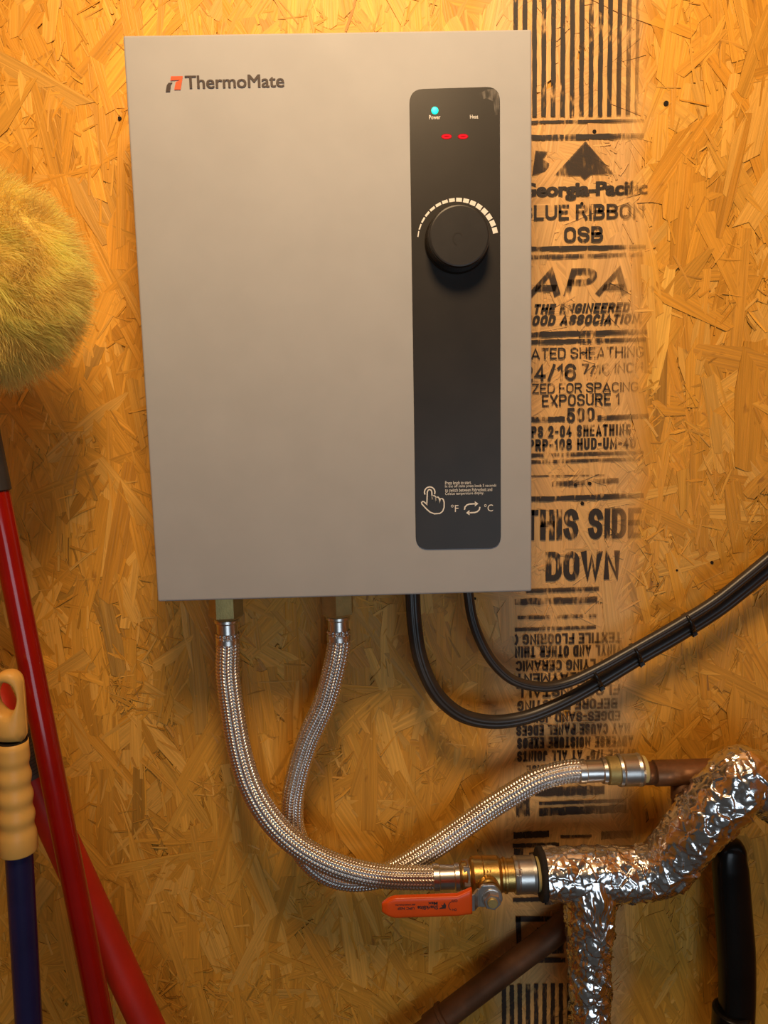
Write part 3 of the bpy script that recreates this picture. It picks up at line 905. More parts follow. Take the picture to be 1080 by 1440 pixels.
# maker's mark and lettering
YB = YF - 0.00008
letters('printed_name', 'ThermoMate', (-0.1079,1.6919,0.0736,0.0019,0.00913), YB, M_DARKPRINT, heater, 0.0, label='dark printed lettering', copies=3, spread=0.035)
flat_poly('printed_emblem', wall_xz([(-0.1183,-0.0951,1.7008),(-0.1095,-0.0951,1.7008),(-0.1117,-0.0951,1.6913),(-0.1165,-0.0951,1.6913),(-0.1151,-0.0951,1.6966),(-0.1116,-0.0951,1.6981),(-0.119,-0.0951,1.6978)]), YB, M_REDPRINT, heater, 'orange-red half of the printed mark')
flat_poly('printed_emblem', wall_xz([(-0.1204,-0.0951,1.6962),(-0.1172,-0.0951,1.6966),(-0.1186,-0.0951,1.6952),(-0.1196,-0.0951,1.69),(-0.1229,-0.0951,1.6899),(-0.1219,-0.0951,1.6945)]), YB, M_DARKPRINT, heater, 'black half of the printed mark')
# threaded stubs and cable glands under the cabinet
NIP = [(-0.1065,-0.05,1.2816), (-0.0088,-0.05,1.2814)]
for n in NIP:
    lathe('water_stub', (n[0], -0.05, HZ0), (0, 0, -1), [(-0.004, 0.0128), (0.0025, 0.0128), (0.0025, 0.0108), (0.016, 0.0108)], M_BRASS, heater, 24, label='brass threaded stub')
G1, G2 = (0.057,-0.05,1.2897), (0.1052,-0.05,1.2896)
for g, r in ((G1, 0.0085), (G2, 0.0062)):
    lathe('cable_gland', (g[0], -0.05, HZ0), (0, 0, -1), [(-0.003, r), (0.005, r), (0.006, r * 0.9)], M_TIE, heater, 20)
wt = (0.0462,-0.062,1.2916)
box('rating_tag', (wt[0] - 0.0045, -0.064, HZ0 - 0.0052), (wt[0] + 0.0045, -0.055, HZ0 + 0.0005), M_WHITETAG, heater, 0.0004, 'white plastic tag')

# ================================================================== braided hoses
def braid(name, pts, r, parent):
    c, s = spline(pts, 0.00042)
    ncol, per = 16, 7
    nseg = ncol * per
    u = np.arange(nseg) / per
    f = u - np.floor(u)
    sign = np.where(np.floor(u).astype(int) % 2 == 0, 1.0, -1.0)
    ph = s[:, None] / 0.0029 + sign[None] * (f[None] - 0.5) * 0.85
    rid = np.abs(np.sin(np.pi * ph)) ** 0.7
    env = 0.10 + 0.90 * np.sin(np.pi * (f[None] * 0.94 + 0.03))
    rad = r - 0.0014 + 0.0014 * rid * env
    return grid_mesh(name, sweep(c, rad, nseg), M_BRAID, parent, label='braided stainless steel sleeve')

hoseA = thing('braided_hose', (NIP[0][0], -0.05, 1.28), 'left braided steel water hose curving down to the orange-handled valve', 'hose', 'braided hoses under the heater')
hoseB = thing('braided_hose', (NIP[1][0], -0.05, 1.28), 'right braided steel water hose looping behind the other to the upper copper pipe', 'hose', 'braided hoses under the heater')
for h, n, turn in ((hoseA, NIP[0], 24), (hoseB, NIP[1], 3)):
    zt = HZ0 - 0.0045
    nut = lathe('hex_nut', (n[0], -0.05, zt), (0, 0, -1), [(0, 0.0128), (0.0018, 0.0148), (0.0200, 0.0148), (0.0225, 0.0122)], M_BRASS_DULL, h, 6, smooth=False, label='brass hex nut', phase=math.radians(turn))
    lathe('ferrule', (n[0], -0.05, zt - 0.0222), (0, 0, -1), [(0, 0.0085), (0.0004, 0.0101), (0.0012, 0.0108), (0.0034, 0.0108), (0.0042, 0.0096), (0.0048, 0.0092), (0.0165, 0.0094), (0.0172, 0.0102), (0.0190, 0.0106), (0.0225, 0.0106), (0.0232, 0.0098)], M_STEEL, h, 36, label='polished steel ferrule')
ptsA = [(NIP[0][0], -0.05, HZ0 - 0.040)] + [(NIP[0][0], -0.05, HZ0 - 0.052)] + [(-0.1077,-0.051,1.2279), (-0.1057,-0.053,1.1972), (-0.099,-0.057,1.1506), (-0.0899,-0.06,1.1199), (-0.0718,-0.063,1.0888), (-0.0491,-0.065,1.0669), (-0.0217,-0.065,1.0497), (0.0053,-0.063,1.0385), (0.0289,-0.061,1.0326), (0.0528,-0.06,1.0301), (0.0721,-0.06,1.0294)]
braid('braided_sleeve', ptsA, 0.0107, hoseA)
ptsB = [(NIP[1][0], -0.05, HZ0 - 0.040)] + [(NIP[1][0], -0.05, HZ0 - 0.052)] + [(-0.0138,-0.049,1.2244), (-0.0236,-0.046,1.1919), (-0.0395,-0.041,1.1575), (-0.0509,-0.037,1.1232), (-0.0572,-0.034,1.0942), (-0.0576,-0.032,1.065), (-0.0474,-0.031,1.0362), (-0.0286,-0.031,1.0183), (-0.0066,-0.031,1.0111), (0.0177,-0.032,1.013), (0.0367,-0.033,1.0202), (0.0543,-0.034,1.0306), (0.0765,-0.036,1.046), (0.1037,-0.039,1.067), (0.1259,-0.042,1.0847), (0.1435,-0.043,1.0964), (0.1693,-0.045,1.1121), (0.1942,-0.045,1.1188), (0.2092,-0.045,1.1197)]
braid('braided_sleeve', ptsB, 0.0106, hoseB)

def hlathe(name, zpy, y, prof, mat, parent, nseg=40, label=None, smooth=True, phase=0.0):
    """prof of (world x, radius) about a level axis"""
    return lathe(name, (0.0, y, zpy), (1, 0, 0), prof, mat, parent, nseg, smooth, label, phase)

# lower end of the left hose
zA = (0.0902,-0.06,1.0294)[2]
hlathe('ferrule', zA, -0.06, [(0.0696,0.01035),(0.0705,0.01143),(0.0754,0.01155),(0.0763,0.01059),(0.0889,0.01059),(0.0899,0.01179),(0.0935,0.01203),(0.0948,0.01095),(0.0961,0.01053)], M_STEEL, hoseA, label='polished steel ferrule')
# upper end of the right hose with its push-fit coupling
zB = (0.2367,-0.045,1.1188)[2]
hlathe('ferrule', zB, -0.045, [(0.2053,0.00973),(0.2062,0.01084),(0.2118,0.01096),(0.2128,0.00998),(0.2269,0.00998),(0.2279,0.01146),(0.2308,0.01183),(0.2324,0.01109)], M_STEEL, hoseB, label='polished steel ferrule')
cpl = hlathe('push_fit_coupling', zB, -0.045, [(0.2321,0.0114),(0.2328,0.01263),(0.2419,0.01281),(0.2429,0.01201)], M_BRASS_DULL, hoseB, label='brass push-fit coupling')
hlathe('coupling_collar', zB, -0.045, [(0.2416,0.01201),(0.2423,0.01429),(0.2446,0.01491),(0.2465,0.01429),(0.259,0.01429),(0.2616,0.01503),(0.2636,0.01447),(0.2643,0.0122)], M_NICKEL, cpl, label='nickel collar')
hlathe('release_ring', zB, -0.045, [(0.2629,0.0117),(0.2636,0.0125),(0.2675,0.01232),(0.2685,0.01078)], M_SEAL, cpl)

# ================================================================== upper copper pipe and tee
zC = (0.3024,-0.045,1.1149)[2]
cop = thing('copper_tee', ((0.3004,-0.045,1.115)[0], -0.045, zC), 'tarnished copper tee fed by the upper hose, partly behind the foil', 'pipe')
hlathe('pipe', zC, -0.045, [(0.2603,0.01022),(0.2768,0.01035)], M_COPPER, cop, label='tarnished copper tube')
hlathe('tee_body', zC, -0.045, [(0.2754,0.01047),(0.2761,0.01158),(0.3103,0.01158),(0.3116,0.01158),(0.3307,0.01146),(0.334,0.01084),(0.336,0.00924),(0.3367,0.0037)], M_COPPER, cop, label='copper tee fitting')
bx = (0.3013,-0.045,1.0915)[0]
lathe('tee_branch', (bx, -0.045, zC), (0, 0, -1), [(0.006, 0.0090), (0.0255, 0.0090), (0.0260, 0.0086)], M_COPPER_DARK, cop, 28)
lathe('pipe', (bx, -0.045, zC), (0, 0, -1), [(0.022, 0.0080), (0.075, 0.0080)], M_COPPER_DARK, cop, 28)
# hidden run back to the wall keeps the branch supported
tube('pipe', [(bx, -0.045, zC - 0.072), (bx, -0.040, zC - 0.084), (bx, -0.020, zC - 0.090), (bx, 0.004, zC - 0.090)], 0.0080, M_COPPER_DARK, cop, nseg=20)

# ================================================================== brass ball valve
val = thing('ball_valve', ((0.1226,-0.06,1.0283)[0], -0.06, zA), 'brass ball valve with an orange lever between the hose and the foil', 'valve')
body = hlathe('valve_body', zA, -0.06, [(0.0954,0.01023),(0.0961,0.01293),(0.0999,0.01353),(0.1012,0.01251),(0.1032,0.01251),(0.1048,0.01594),(0.1064,0.01684),(0.1142,0.01696),(0.1148,0.01648),(0.1155,0.01696),(0.1284,0.01696),(0.1304,0.01594),(0.1317,0.01414),(0.1336,0.01414),(0.1343,0.01534),(0.1362,0.01534),(0.1369,0.01396),(0.1433,0.01396),(0.144,0.01323)], M_BRASS, val, 48, label='brass valve body')
hlathe('inlet_hex', zA, -0.06, [(0.0967,0.01263),(0.0974,0.01456),(0.1025,0.01456),(0.1032,0.01263)], M_STEEL, val, 6, label='hex end', smooth=False)
col = hlathe('push_fit_collar', zA, -0.06, [(0.1424,0.01323),(0.1433,0.01576),(0.1459,0.0166),(0.1479,0.01612),(0.1596,0.01612),(0.1622,0.01684),(0.1635,0.01594),(0.1638,0.01323)], M_NICKEL, val, 48, label='nickel push-fit collar')
hlathe('release_ring', zA, -0.06, [(0.1631,0.01293),(0.1638,0.01474),(0.168,0.01456),(0.1699,0.01311),(0.1706,0.01023)], M_SEAL, val, 40)
ex = (0.146,-0.085,1.055)
# embossed square on the collar and raised figures on the body, seated on the curved metal
rc = 0.01612
def on_barrel(x, ang, r):
    return (x, -0.06 - r * math.cos(ang), zA + r * math.sin(ang))
sq = []
for (dx, da) in ((-0.0026, 0.52), (0.0026, 0.52), (0.0026, 0.84), (-0.0026, 0.84)):
    sq.append((ex[0] + dx, da))
for k in range(4):
    a, b = sq[k], sq[(k + 1) % 4]
    tube('embossed_mark', [on_barrel(a[0], a[1], rc), on_barrel((a[0] + b[0]) / 2, (a[1] + b[1]) / 2, rc), on_barrel(b[0], b[1], rc)], 0.00045, M_NICKEL, col, ds=0.001, nseg=6)
rb = 0.01696
for i in range(3):
    for j in range(2):
        x0 = (0.115,-0.085,1.0561)[0] + i * 0.0026
        a0 = 0.86 - j * 0.24
        tube('raised_figure', [on_barrel(x0, a0, rb), on_barrel(x0 + 0.0006, a0 - 0.06, rb), on_barrel(x0, a0 - 0.13, rb)], 0.0005, M_BRASS, body, ds=0.001, nseg=6)
# stem towards the viewer, lever plate, nut
sx = (0.1182,-0.095,1.0309)[0]
stx = (0.1181,-0.08,1.0334)[0]
lathe('stem_boss', (stx, -0.072, zA), (0, -1, 0), [(0, 0.0098), (0.0085, 0.0098), (0.0095, 0.0086), (0.0095, 0.0052)], M_BRASS, val, 28, label='brass stem boss')
lathe('stem', (stx, -0.078, zA), (0, -1, 0), [(0, 0.0046), (0.021, 0.0046), (0.022, 0.0040)], M_BRASS_DULL, val, 20)
zl = zA
plate = [(stx - 0.0105, zl - 0.0080), (stx + 0.0062, zl - 0.0080), (stx + 0.0100, zl - 0.0020), (stx + 0.0092, zl + 0.0035), (stx + 0.0030, zl + 0.0120), (stx - 0.0080, zl + 0.0120), (stx - 0.0105, zl + 0.0085)]
lev = prism('lever_plate', rounded(plate, 0.0018, 4), -0.0895, -0.0922, M_STEEL, val, 0.0005, 'bright steel lever plate')
lathe('lever_nut', (stx, -0.0922, zl), (0, -1, 0), [(0, 0.0074), (0.0006, 0.0078), (0.0050, 0.0078), (0.0058, 0.0070), (0.0058, 0.0044), (0.0040, 0.0044)], M_STEEL, val, 6, smooth=False, label='steel hex nut')
lathe('nut_washer', (stx, -0.0918, zl), (0, -1, 0), [(0, 0.0084), (0.0012, 0.0084), (0.0014, 0.0080)], M_STEEL, val, 28)
# stepped steel tang running under the orange grip
def strap(name, prof, zlo, zhi, th, mat, parent, bevel=0.0004, label=None):
    """prof: (x, y) of the strap's back face; swept between zlo and zhi"""
    off = root_loc(parent)
    bm = bmesh.new()
    A, B = [], []
    n = len(prof)
    pts = [Vector((p[0], p[1])) for p in prof]
    nor = []
    for k in range(n):
        d = (pts[min(n - 1, k + 1)] - pts[max(0, k - 1)]).normalized()
        nor.append(Vector((d.y, -d.x)) if d.x < 0 else Vector((-d.y, d.x)))
    rings = []
    for k in range(n):
        q = nor[k]
        if q.y > 0:
            q = -q
        a, b = pts[k], pts[k] + q * th
        z0 = zlo[k] if not np.isscalar(zlo) else zlo
        z1 = zhi[k] if not np.isscalar(zhi) else zhi
        rings.append([bm.verts.new(Vector((a.x, a.y, z0)) - off), bm.verts.new(Vector((a.x, a.y, z1)) - off), bm.verts.new(Vector((b.x, b.y, z1)) - off), bm.verts.new(Vector((b.x, b.y, z0)) - off)])
    for k in range(n - 1):
        for j in range(4):
            bm.faces.new((rings[k][j], rings[k][(j + 1) % 4], rings[k + 1][(j + 1) % 4], rings[k + 1][j]))
    bm.faces.new(rings[0][::-1])
    bm.faces.new(rings[-1])
    bmesh.ops.recalc_face_normals(bm, faces=bm.faces)
    if bevel:
        bmesh.ops.bevel(bm, geom=[e for e in bm.edges], offset=bevel, segments=2, affect='EDGES')
    me = bpy.data.meshes.new(name)
    bm.to_mesh(me)
    bm.free()
    return link_mesh(name, me, mat, parent, label)
LX0, LX1 = (0.0231,-0.102,1.032)[0], (0.1,-0.102,1.0292)[0]
lz0, lz1 = (0.0611,-0.102,1.0218)[2], (0.0614,-0.102,1.0404)[2]
strap('lever_tang', [(stx - 0.009, -0.0896), (stx - 0.013, -0.0905), (LX1 + 0.001, -0.0985), (LX1 - 0.006, -0.0995), (LX0 + 0.02, -0.0995)], [zl - 0.0078, zl - 0.0078, lz0 + 0.002, lz0 + 0.003, lz0 + 0.003], [zl + 0.0085, zl + 0.0085, lz1 - 0.001, lz1 - 0.003, lz1 - 0.003], 0.0022, M_STEEL, val, 0.0003, 'steel tang of the lever')
# orange vinyl grip: rounded slab with a tapered tip and a flared root
def grip_sections():
    xs = np.concatenate([np.linspace(0, 0.17, 10), np.linspace(0.22, 0.80, 7), np.linspace(0.84, 1.0, 6)])
    rows = []
    zc, hz = (lz0 + lz1) / 2, (lz1 - lz0) / 2
    for t in xs:
        x = LX0 + (LX1 - LX0) * t
        g = (0.40 + 0.60 * math.sin(math.pi / 2 * t / 0.17)) if t < 0.17 else 1.0
        if t < 1e-6:
            g = 0.36
        up = 0.0
        if t > 0.84:
            up = (t - 0.84) / 0.16 * 0.0042
        yy = -0.1010 + (0.0018 * (t - 0.84) / 0.16 if t > 0.84 else 0)
        hy = 0.0034 * (0.55 + 0.45 * min(1.0, t / 0.06))
        ring = []
        for th in np.linspace(0, 2 * math.pi, 32, endpoint=False):
            c, s = math.cos(th), math.sin(th)
            e = 0.42
            ring.append((x, yy + hy * math.copysign(abs(c) ** e, c), zc + up / 2 + (hz * g + up / 2) * math.copysign(abs(s) ** e, s)))
        rows.append(ring)
    return np.array(rows)
gp = grid_mesh('lever_grip', grip_sections(), M_ORANGE, val, caps=True, label='orange vinyl lever grip')
YL = -0.10455
LT = lambda s, p, b=0.02: letters('grip_text', s, p, YL, M_DARKPRINT, gp, b, 0.0, 1.0, True)
LT('SharkBite', (0.0532,1.0298,0.0175,-0.0108,0.00363), 0.03)
LT('Max', (0.0623,1.0337,0.0081,-0.0048,0.00298), 0.035)
LT('UPC NSF', (0.0363,1.0304,0.0145,-0.0144,0.00233), 0.03)
LT('600 WOG CW617N', (0.0346,1.0342,0.0169,-0.0175,0.00155), 0.03)
LT('OFF', (0.0819,1.0358,0.0054,-0.0127,0.00233), 0.02)
LT('ON', (0.0827,1.0276,0.0039,-0.0037,0.00234), 0.02)
oa = (0.0822,-0.1045,1.0323)
ribbon('grip_arc', [(oa[0] + 0.002 + 0.0045 * math.cos(t), oa[2] + 0.0045 * math.sin(t)) for t in np.linspace(math.radians(125), math.radians(235), 12)], 0.0006, YL, M_DARKPRINT, gp)
sf = (0.0746,-0.1045,1.0326)
flat_poly('grip_emblem', [(sf[0] + a * 0.001, sf[2] + b * 0.001) for a, b in [(-3.4, -2.6), (2.6, -2.4), (3.0, 0.2), (1.6, 3.2), (0.4, 0.6), (-1.2, 1.2), (-0.2, -0.8)]], YL, M_DARKPRINT, gp)

# ================================================================== foil-wrapped insulated pipe
def crumple(c, s, r, nseg, seed, amp, size):
    g = np.random.default_rng(seed)
    V = sweep(c, r, nseg)
    P = V.reshape(-1, 3)
    T, Nn, B = frames(c)
    nrm = (V - c[:, None]).reshape(-1, 3)
    nrm /= np.linalg.norm(nrm, axis=1)[:, None]
    d = np.zeros(len(P))
    for sz, am in ((size, amp), (size * 0.5, amp * 0.42)):
        lo, hi = P.min(0), P.max(0)
        area = 2 * np.pi * (r if np.isscalar(r) else float(np.mean(r))) * s[-1]
        ns = int(max(30, area / (sz * sz) * 1.2))
        pick = g.integers(0, len(P), ns)
        S = P[pick] + g.normal(0, sz * 0.15, (ns, 3))
        tilt = g.normal(0, 1, (ns, 3))
        tilt /= np.linalg.norm(tilt, axis=1)[:, None]
        base = g.normal(0, 0.35, ns)
        kd = KDTree(ns)
        for i, q in enumerate(S):
            kd.insert(q, i)
        kd.balance()
        k = np.array([kd.find(q)[1] for q in P.tolist()])
        d += am * (np.clip(((P - S[k]) * tilt[k]).sum(1) / sz * 1.5, -1.2, 1.2) + base[k])
    return (P + nrm * d[:, None]).reshape(V.shape)

def foil(name, pts, r, parent, seed, amp=0.0013, size=0.010, label=None):
    c, s = spline(pts, 0.0009)
    rr = r if np.isscalar(r) else np.interp(s / s[-1], [q[0] for q in r], [q[1] for q in r])
    return grid_mesh(name, crumple(c, s, rr, 150, seed, amp, size), M_FOIL, parent, caps=False, label=label)

zF = (0.194,-0.06,1.0285)[2]
fo = thing('foil_wrapped_pipe', ((0.215,-0.06,0.8775)[0], -0.06, 0.0), 'crumpled aluminium foil wrapped around an insulated branching water pipe', 'pipe')
foil('foil_wrap', [(0.1706,-0.06,1.0286), (0.194,-0.06,1.0285), (0.2262,-0.061,1.028), (0.258,-0.063,1.0288), (0.2761,-0.066,1.0356), (0.2901,-0.07,1.0547), (0.3075,-0.079,1.0895), (0.3302,-0.082,1.1186), (0.341,-0.082,1.1306), (0.3487,-0.081,1.1376), (0.3576,-0.079,1.1442)], [(0, 0.0232), (0.15, 0.0238), (0.35, 0.0236), (0.55, 0.0246), (0.75, 0.0256), (0.89, 0.0262), (0.93, 0.0250), (0.965, 0.0205), (0.985, 0.014), (1.0, 0.003)], fo, 3, 0.0013, 0.0115, 'shiny crumpled foil over the level and slanting runs')
foil('foil_wrap', [(0.3306,-0.08,1.1377), (0.3384,-0.082,1.1339), (0.3473,-0.082,1.1284), (0.3772,-0.077,1.1045), (0.4282,-0.07,1.0566), (0.4929,-0.066,0.9931)], [(0, 0.003), (0.02, 0.012), (0.05, 0.020), (0.09, 0.0250), (0.14, 0.0268), (0.3, 0.0258), (1.0, 0.0245)], fo, 5, 0.0011, 0.014, 'foil over the run going off to the right')
foil('foil_wrap', [(0.2123,-0.062,1.0229), (0.2125,-0.062,1.0062), (0.213,-0.061,0.9788), (0.2137,-0.06,0.9426), (0.2147,-0.06,0.9066), (0.215,-0.06,0.8702), (0.2155,-0.06,0.8184)], [(0, 0.0222), (0.17, 0.0224), (0.33, 0.0196), (0.5, 0.0188), (0.67, 0.0184), (1.0, 0.0188)], fo, 8, 0.0018, 0.0110, 'loosely crumpled foil over the pipe going down')
# torn flap of foil hanging from the joint, lapped round the front of the pipe going down
fj = (0.2125,-0.062,1.0062)
zt, zb = (0.2057,-0.084,1.0343)[2], (0.2062,-0.084,0.9809)[2]
gu, gv = 40, 44
fv = []
for j in range(gv + 1):
    v = j / gv
    row = []
    for i in range(gu + 1):
        u = i / gu * 2 - 1
        wv = (1 - v) ** 0.8 * 0.95 + 0.06
        a = u * wv + 0.10 * v
        z = zt + (zb - zt) * v
        nz = noise.noise(Vector((u * 2.6, v * 3.2, 4.0))) * 0.0028 + abs(noise.noise(Vector((u * 5.0, v * 6.0, 9.0)))) * 0.0022
        rr = 0.0215 + 0.0050 * min(1.0, v / 0.35) - 0.0025 * v + nz * min(1.0, v * 4)
        row.append((fj[0] + rr * math.sin(a), -0.062 - rr * math.cos(a), z))
    fv.append(row)
grid_mesh('foil_flap', np.array(fv), M_FOIL, fo, closed_u=False, label='torn foil flap')
# foam core showing at the open end, bare pipe inside, run to the floor
fx = (0.1706,-0.06,1.0286)
lathe('foam_core', (fx[0] - 0.0045, -0.06, zA), (1, 0, 0), [(0, 0.0150), (0.0002, 0.0226), (0.0012, 0.0236), (0.0050, 0.0232), (0.0065, 0.0195), (0.020, 0.0190)], M_FOAM, fo, 40, label='dark foam insulation end')
hlathe('pipe', zA, -0.06, [(fx[0] - 0.012, 0.0111), (fx[0] + 0.05, 0.0111)], M_COPPER, fo, 24)
pv = (0.2154,-0.06,0.8333)
lathe('foam_core', (pv[0], -0.06, pv[2] + 0.03), (0, 0, -1), [(0, 0.0172), (pv[2] + 0.03, 0.0172)], M_FOAM, fo, 24)

# ================================================================== lower slanting copper pipe
lp0, lp1 = Vector((0.2052,-0.02,0.9523)), Vector((0.0791,-0.03,0.8624))
dr = (lp1 - lp0).normalized()
low = thing('copper_pipe', lp1, 'dark tarnished copper pipe slanting down behind the foil at the bottom', 'pipe')
tube('pipe', [lp0 + Vector((0.012, 0.026, 0.010)), lp0 + Vector((0.003, 0.004, 0.003)), lp0 + dr * 0.015, lp0 + dr * 0.06, lp1], 0.0118, M_COPPER_DARK, low, nseg=28, ds=0.003)
lathe('coupling', lp1 - dr * 0.004, dr, [(-0.001, 0.0118), (0, 0.0140), (0.004, 0.0143), (0.005, 0.0128), (0.020, 0.0128), (0.0205, 0.0110)], M_COPPER_DARK, low, 28, label='copper coupling lip')
tube('pipe', [lp1 + dr * 0.012, lp1 + dr * 0.06, lp1 + dr * 0.10 + Vector((0, 0.002, -0.02)), (lp1.x - 0.115, -0.03, 0.60), (lp1.x - 0.115, -0.03, 0.0)], 0.0105, M_COPPER_DARK, low, nseg=24)

# ================================================================== power cables and ties
def cable(name, pts, a, b, label):
    c, s = spline(pts, 0.002)
    th = np.arange(48) / 48 * 2 * np.pi
    rr = 1.0 - 0.16 * np.exp(-((np.abs(np.sin(th)) - 0.0) / 0.16) ** 2) * (np.cos(th) > 0)   # shallow groove facing out
    sec = np.stack([np.cos(th) * a * rr, np.sin(th) * b * rr], 1)
    o = grid_mesh(name, sweep(c, 1.0, 48, sec), M_CABLE, None, caps=True)
    return tag(o, label, 'cable', 'power cables under the heater')
cable('power_cable', [(G1[0], -0.05, HZ0 - 0.001), (0.0579,-0.05,1.2692), (0.0617,-0.049,1.2365), (0.0696,-0.048,1.2116), (0.081,-0.046,1.192), (0.1004,-0.043,1.1749), (0.1267,-0.04,1.1667), (0.1567,-0.037,1.1679), (0.1875,-0.034,1.1773), (0.2238,-0.031,1.1948), (0.2656,-0.029,1.2186), (0.3064,-0.028,1.2414), (0.3393,-0.027,1.2617), (0.3617,-0.027,1.2791), (0.3904,-0.027,1.3028), (0.4345,-0.027,1.3404), (0.56, -0.03, 1.475), (0.645, -0.03, 1.54)], 0.0056, 0.0066, 'thicker black power cable hanging in the lower loop from the heater')
cable('power_cable', [(G2[0], -0.05, HZ0 - 0.001), (0.1094,-0.05,1.2677), (0.1175,-0.049,1.2439), (0.1299,-0.048,1.223), (0.147,-0.047,1.2076), (0.1737,-0.045,1.2001), (0.1961,-0.043,1.2027), (0.2223,-0.0415,1.2134), (0.2582,-0.04,1.2321), (0.2984,-0.0385,1.254), (0.3292,-0.038,1.2727), (0.3544,-0.038,1.2923), (0.3838,-0.038,1.3168), (0.4271,-0.038,1.3542), (0.56, -0.04, 1.488), (0.645, -0.04, 1.553)], 0.0046, 0.0046, 'thinner black power cable in the shorter upper loop under the heater')
BD = (Vector((0.3038,-0.034,1.2472)) - Vector((0.2254,-0.036,1.204))).normalized()
UPV = Vector((0, -1, 0)).cross(BD).normalized()
if UPV.z < 0:
    UPV = -UPV
OUT = BD.cross(UPV)
if OUT.y > 0:
    OUT = -OUT
for c, lb in (((0.2241,-0.0362,1.2041), 'black cable tie on the joined cables, nearest the heater'), ((0.2609,-0.0346,1.2253), 'black cable tie at the middle of the joined cables'), ((0.3091,-0.0335,1.2519), 'black cable tie on the joined cables, farthest right')):
    c = Vector(c)
    ti = thing('cable_tie', c, lb, 'cable tie', 'ties on the power cables')
    rows = []
    n = 40
    ax2 = (UPV * 0.75 + OUT * 0.66).normalized()
    ax1 = BD.cross(ax2).normalized()
    for k in range(n + 1):
        t = 2 * math.pi * k / n
        d = ax2 * math.cos(t) * 0.0122 + ax1 * math.sin(t) * 0.0080
        dn = d.normalized()
        q = c + d
        rows.append([q + BD * 0.0016, q + dn * 0.0011 + BD * 0.0014, q + dn * 0.0011 - BD * 0.0014, q - BD * 0.0016])
    grid_mesh('tie_band', np.array([[tuple(v) for v in r] for r in rows]), M_TIE, ti, smooth=False)
    hd = c - UPV * 0.0105 + OUT * 0.001
    bm = bmesh.new()
    bmesh.ops.create_cube(bm, size=1.0)
    mt = Matrix((BD, UPV, OUT)).transposed()
    for v in bm.verts:
        v.co = (hd - c) + mt @ Vector((v.co.x * 0.0046, v.co.y * 0.0042, v.co.z * 0.0050))
    bmesh.ops.bevel(bm, geom=list(bm.edges), offset=0.0005, segments=1, affect='EDGES')
    me = bpy.data.meshes.new('tie_head')
    bm.to_mesh(me)
    bm.free()
    link_mesh('tie_head', me, M_TIE, ti)

# ================================================================== cleaning tools at the left
def to_floor(a, b, zf=0.0):
    a, b = Vector(a), Vector(b)
    d = b - a
    return a + d * ((zf - a.z) / d.z)
# -- wool duster on a red pole
p0, p1 = Vector((-0.2729,-0.13,1.544)), Vector((-0.2085,-0.13,0.9566))
pf = to_floor(p0, p1)
dus = thing('wool_duster', pf, 'yellow wool duster head on a glossy dark red pole leaning at the left', 'duster')
dd = (p1 - p0).normalized()
ps = Vector((-0.2568,-0.13,1.3965))
rp = 0.0093
tube('pole', [ps - dd * 0.03, ps, p1, pf], rp, M_RED, dus, ds=0.02, nseg=40, label='glossy red pole')
lathe('pole_sleeve', ps, -dd, [(-0.001, rp), (0, rp * 1.16), (0.10, rp * 1.12), (0.105, rp * 0.9)], M_GREYSLEEVE, dus, 36, label='charcoal plastic sleeve')
lathe('pole_end', pf, -dd, [(0.0, rp * 1.05), (0.03, rp * 1.05), (0.031, rp)], M_GREYSLEEVE, dus, 28)
hc = np.array((-0.253,-0.13,1.5506))
ra, rb_, rd = 0.066, 0.068, 0.060
core = []
for i in range(25):
    ph = math.pi * i / 24
    core.append([(hc[0] + ra * 0.96 * math.sin(ph) * math.cos(t), hc[1] + rd * 0.96 * math.sin(ph) * math.sin(t), hc[2] + rb_ * 0.96 * math.cos(ph)) for t in np.linspace(0, 2 * math.pi, 40, endpoint=False)])
grid_mesh('duster_core', np.array(core), M_WOOLBASE, dus)
NS = 70000
d = rng.normal(0, 1, (NS, 3))
d /= np.linalg.norm(d, axis=1)[:, None]
keepm = (d[:, 1] < 0.35) & (d[:, 0] > -0.75)
d = d[keepm]
NS = len(d)
root = hc + d * np.array([ra, rd, rb_]) * rng.uniform(0.90, 1.0, (NS, 1))
clump = np.array([noise.noise_vector(Vector(r * 55.0)) for r in root])
flow = np.array([0.45, -0.10, -0.55])
dirn = d * 0.80 + flow * 0.42 + clump * 0.95 + rng.normal(0, 0.16, (NS, 3))
dirn /= np.linalg.norm(dirn, axis=1)[:, None]
ln = rng.uniform(0.006, 0.017, NS)
side = np.cross(dirn, np.array([0.0, 1.0, 0.0]) + rng.normal(0, 0.5, (NS, 3)))
side /= np.linalg.norm(side, axis=1)[:, None]
curl = rng.normal(0, 0.35, (NS, 3)) + np.array([0.1, 0, -0.35])
rows = []
for t, w in ((0.0, 1.0), (0.4, 0.9), (0.75, 0.65), (1.0, 0.08)):
    cpt = root + dirn * (ln * t)[:, None] + curl * (ln * t * t * 0.45)[:, None]
    hw = side * (0.00019 * w)
    rows += [cpt - hw, cpt + hw]
P8 = np.stack(rows, 1)                      # (NS, 8, 3)
off = np.array(pf)
me = bpy.data.meshes.new('wool_pile')
me.vertices.add(NS * 8)
me.vertices.foreach_set('co', (P8.reshape(-1, 3) - off).astype(np.float32).ravel())
q = np.array([[0, 1, 3, 2], [2, 3, 5, 4], [4, 5, 7, 6]])
li = (np.arange(NS)[:, None, None] * 8 + q[None]).reshape(-1)
me.loops.add(len(li))
me.loops.foreach_set('vertex_index', li.astype(np.int32))
me.polygons.add(NS * 3)
me.polygons.foreach_set('loop_start', (np.arange(NS * 3) * 4).astype(np.int32))
me.polygons.foreach_set('loop_total', np.full(NS * 3, 4, np.int32))
me.update(calc_edges=True)
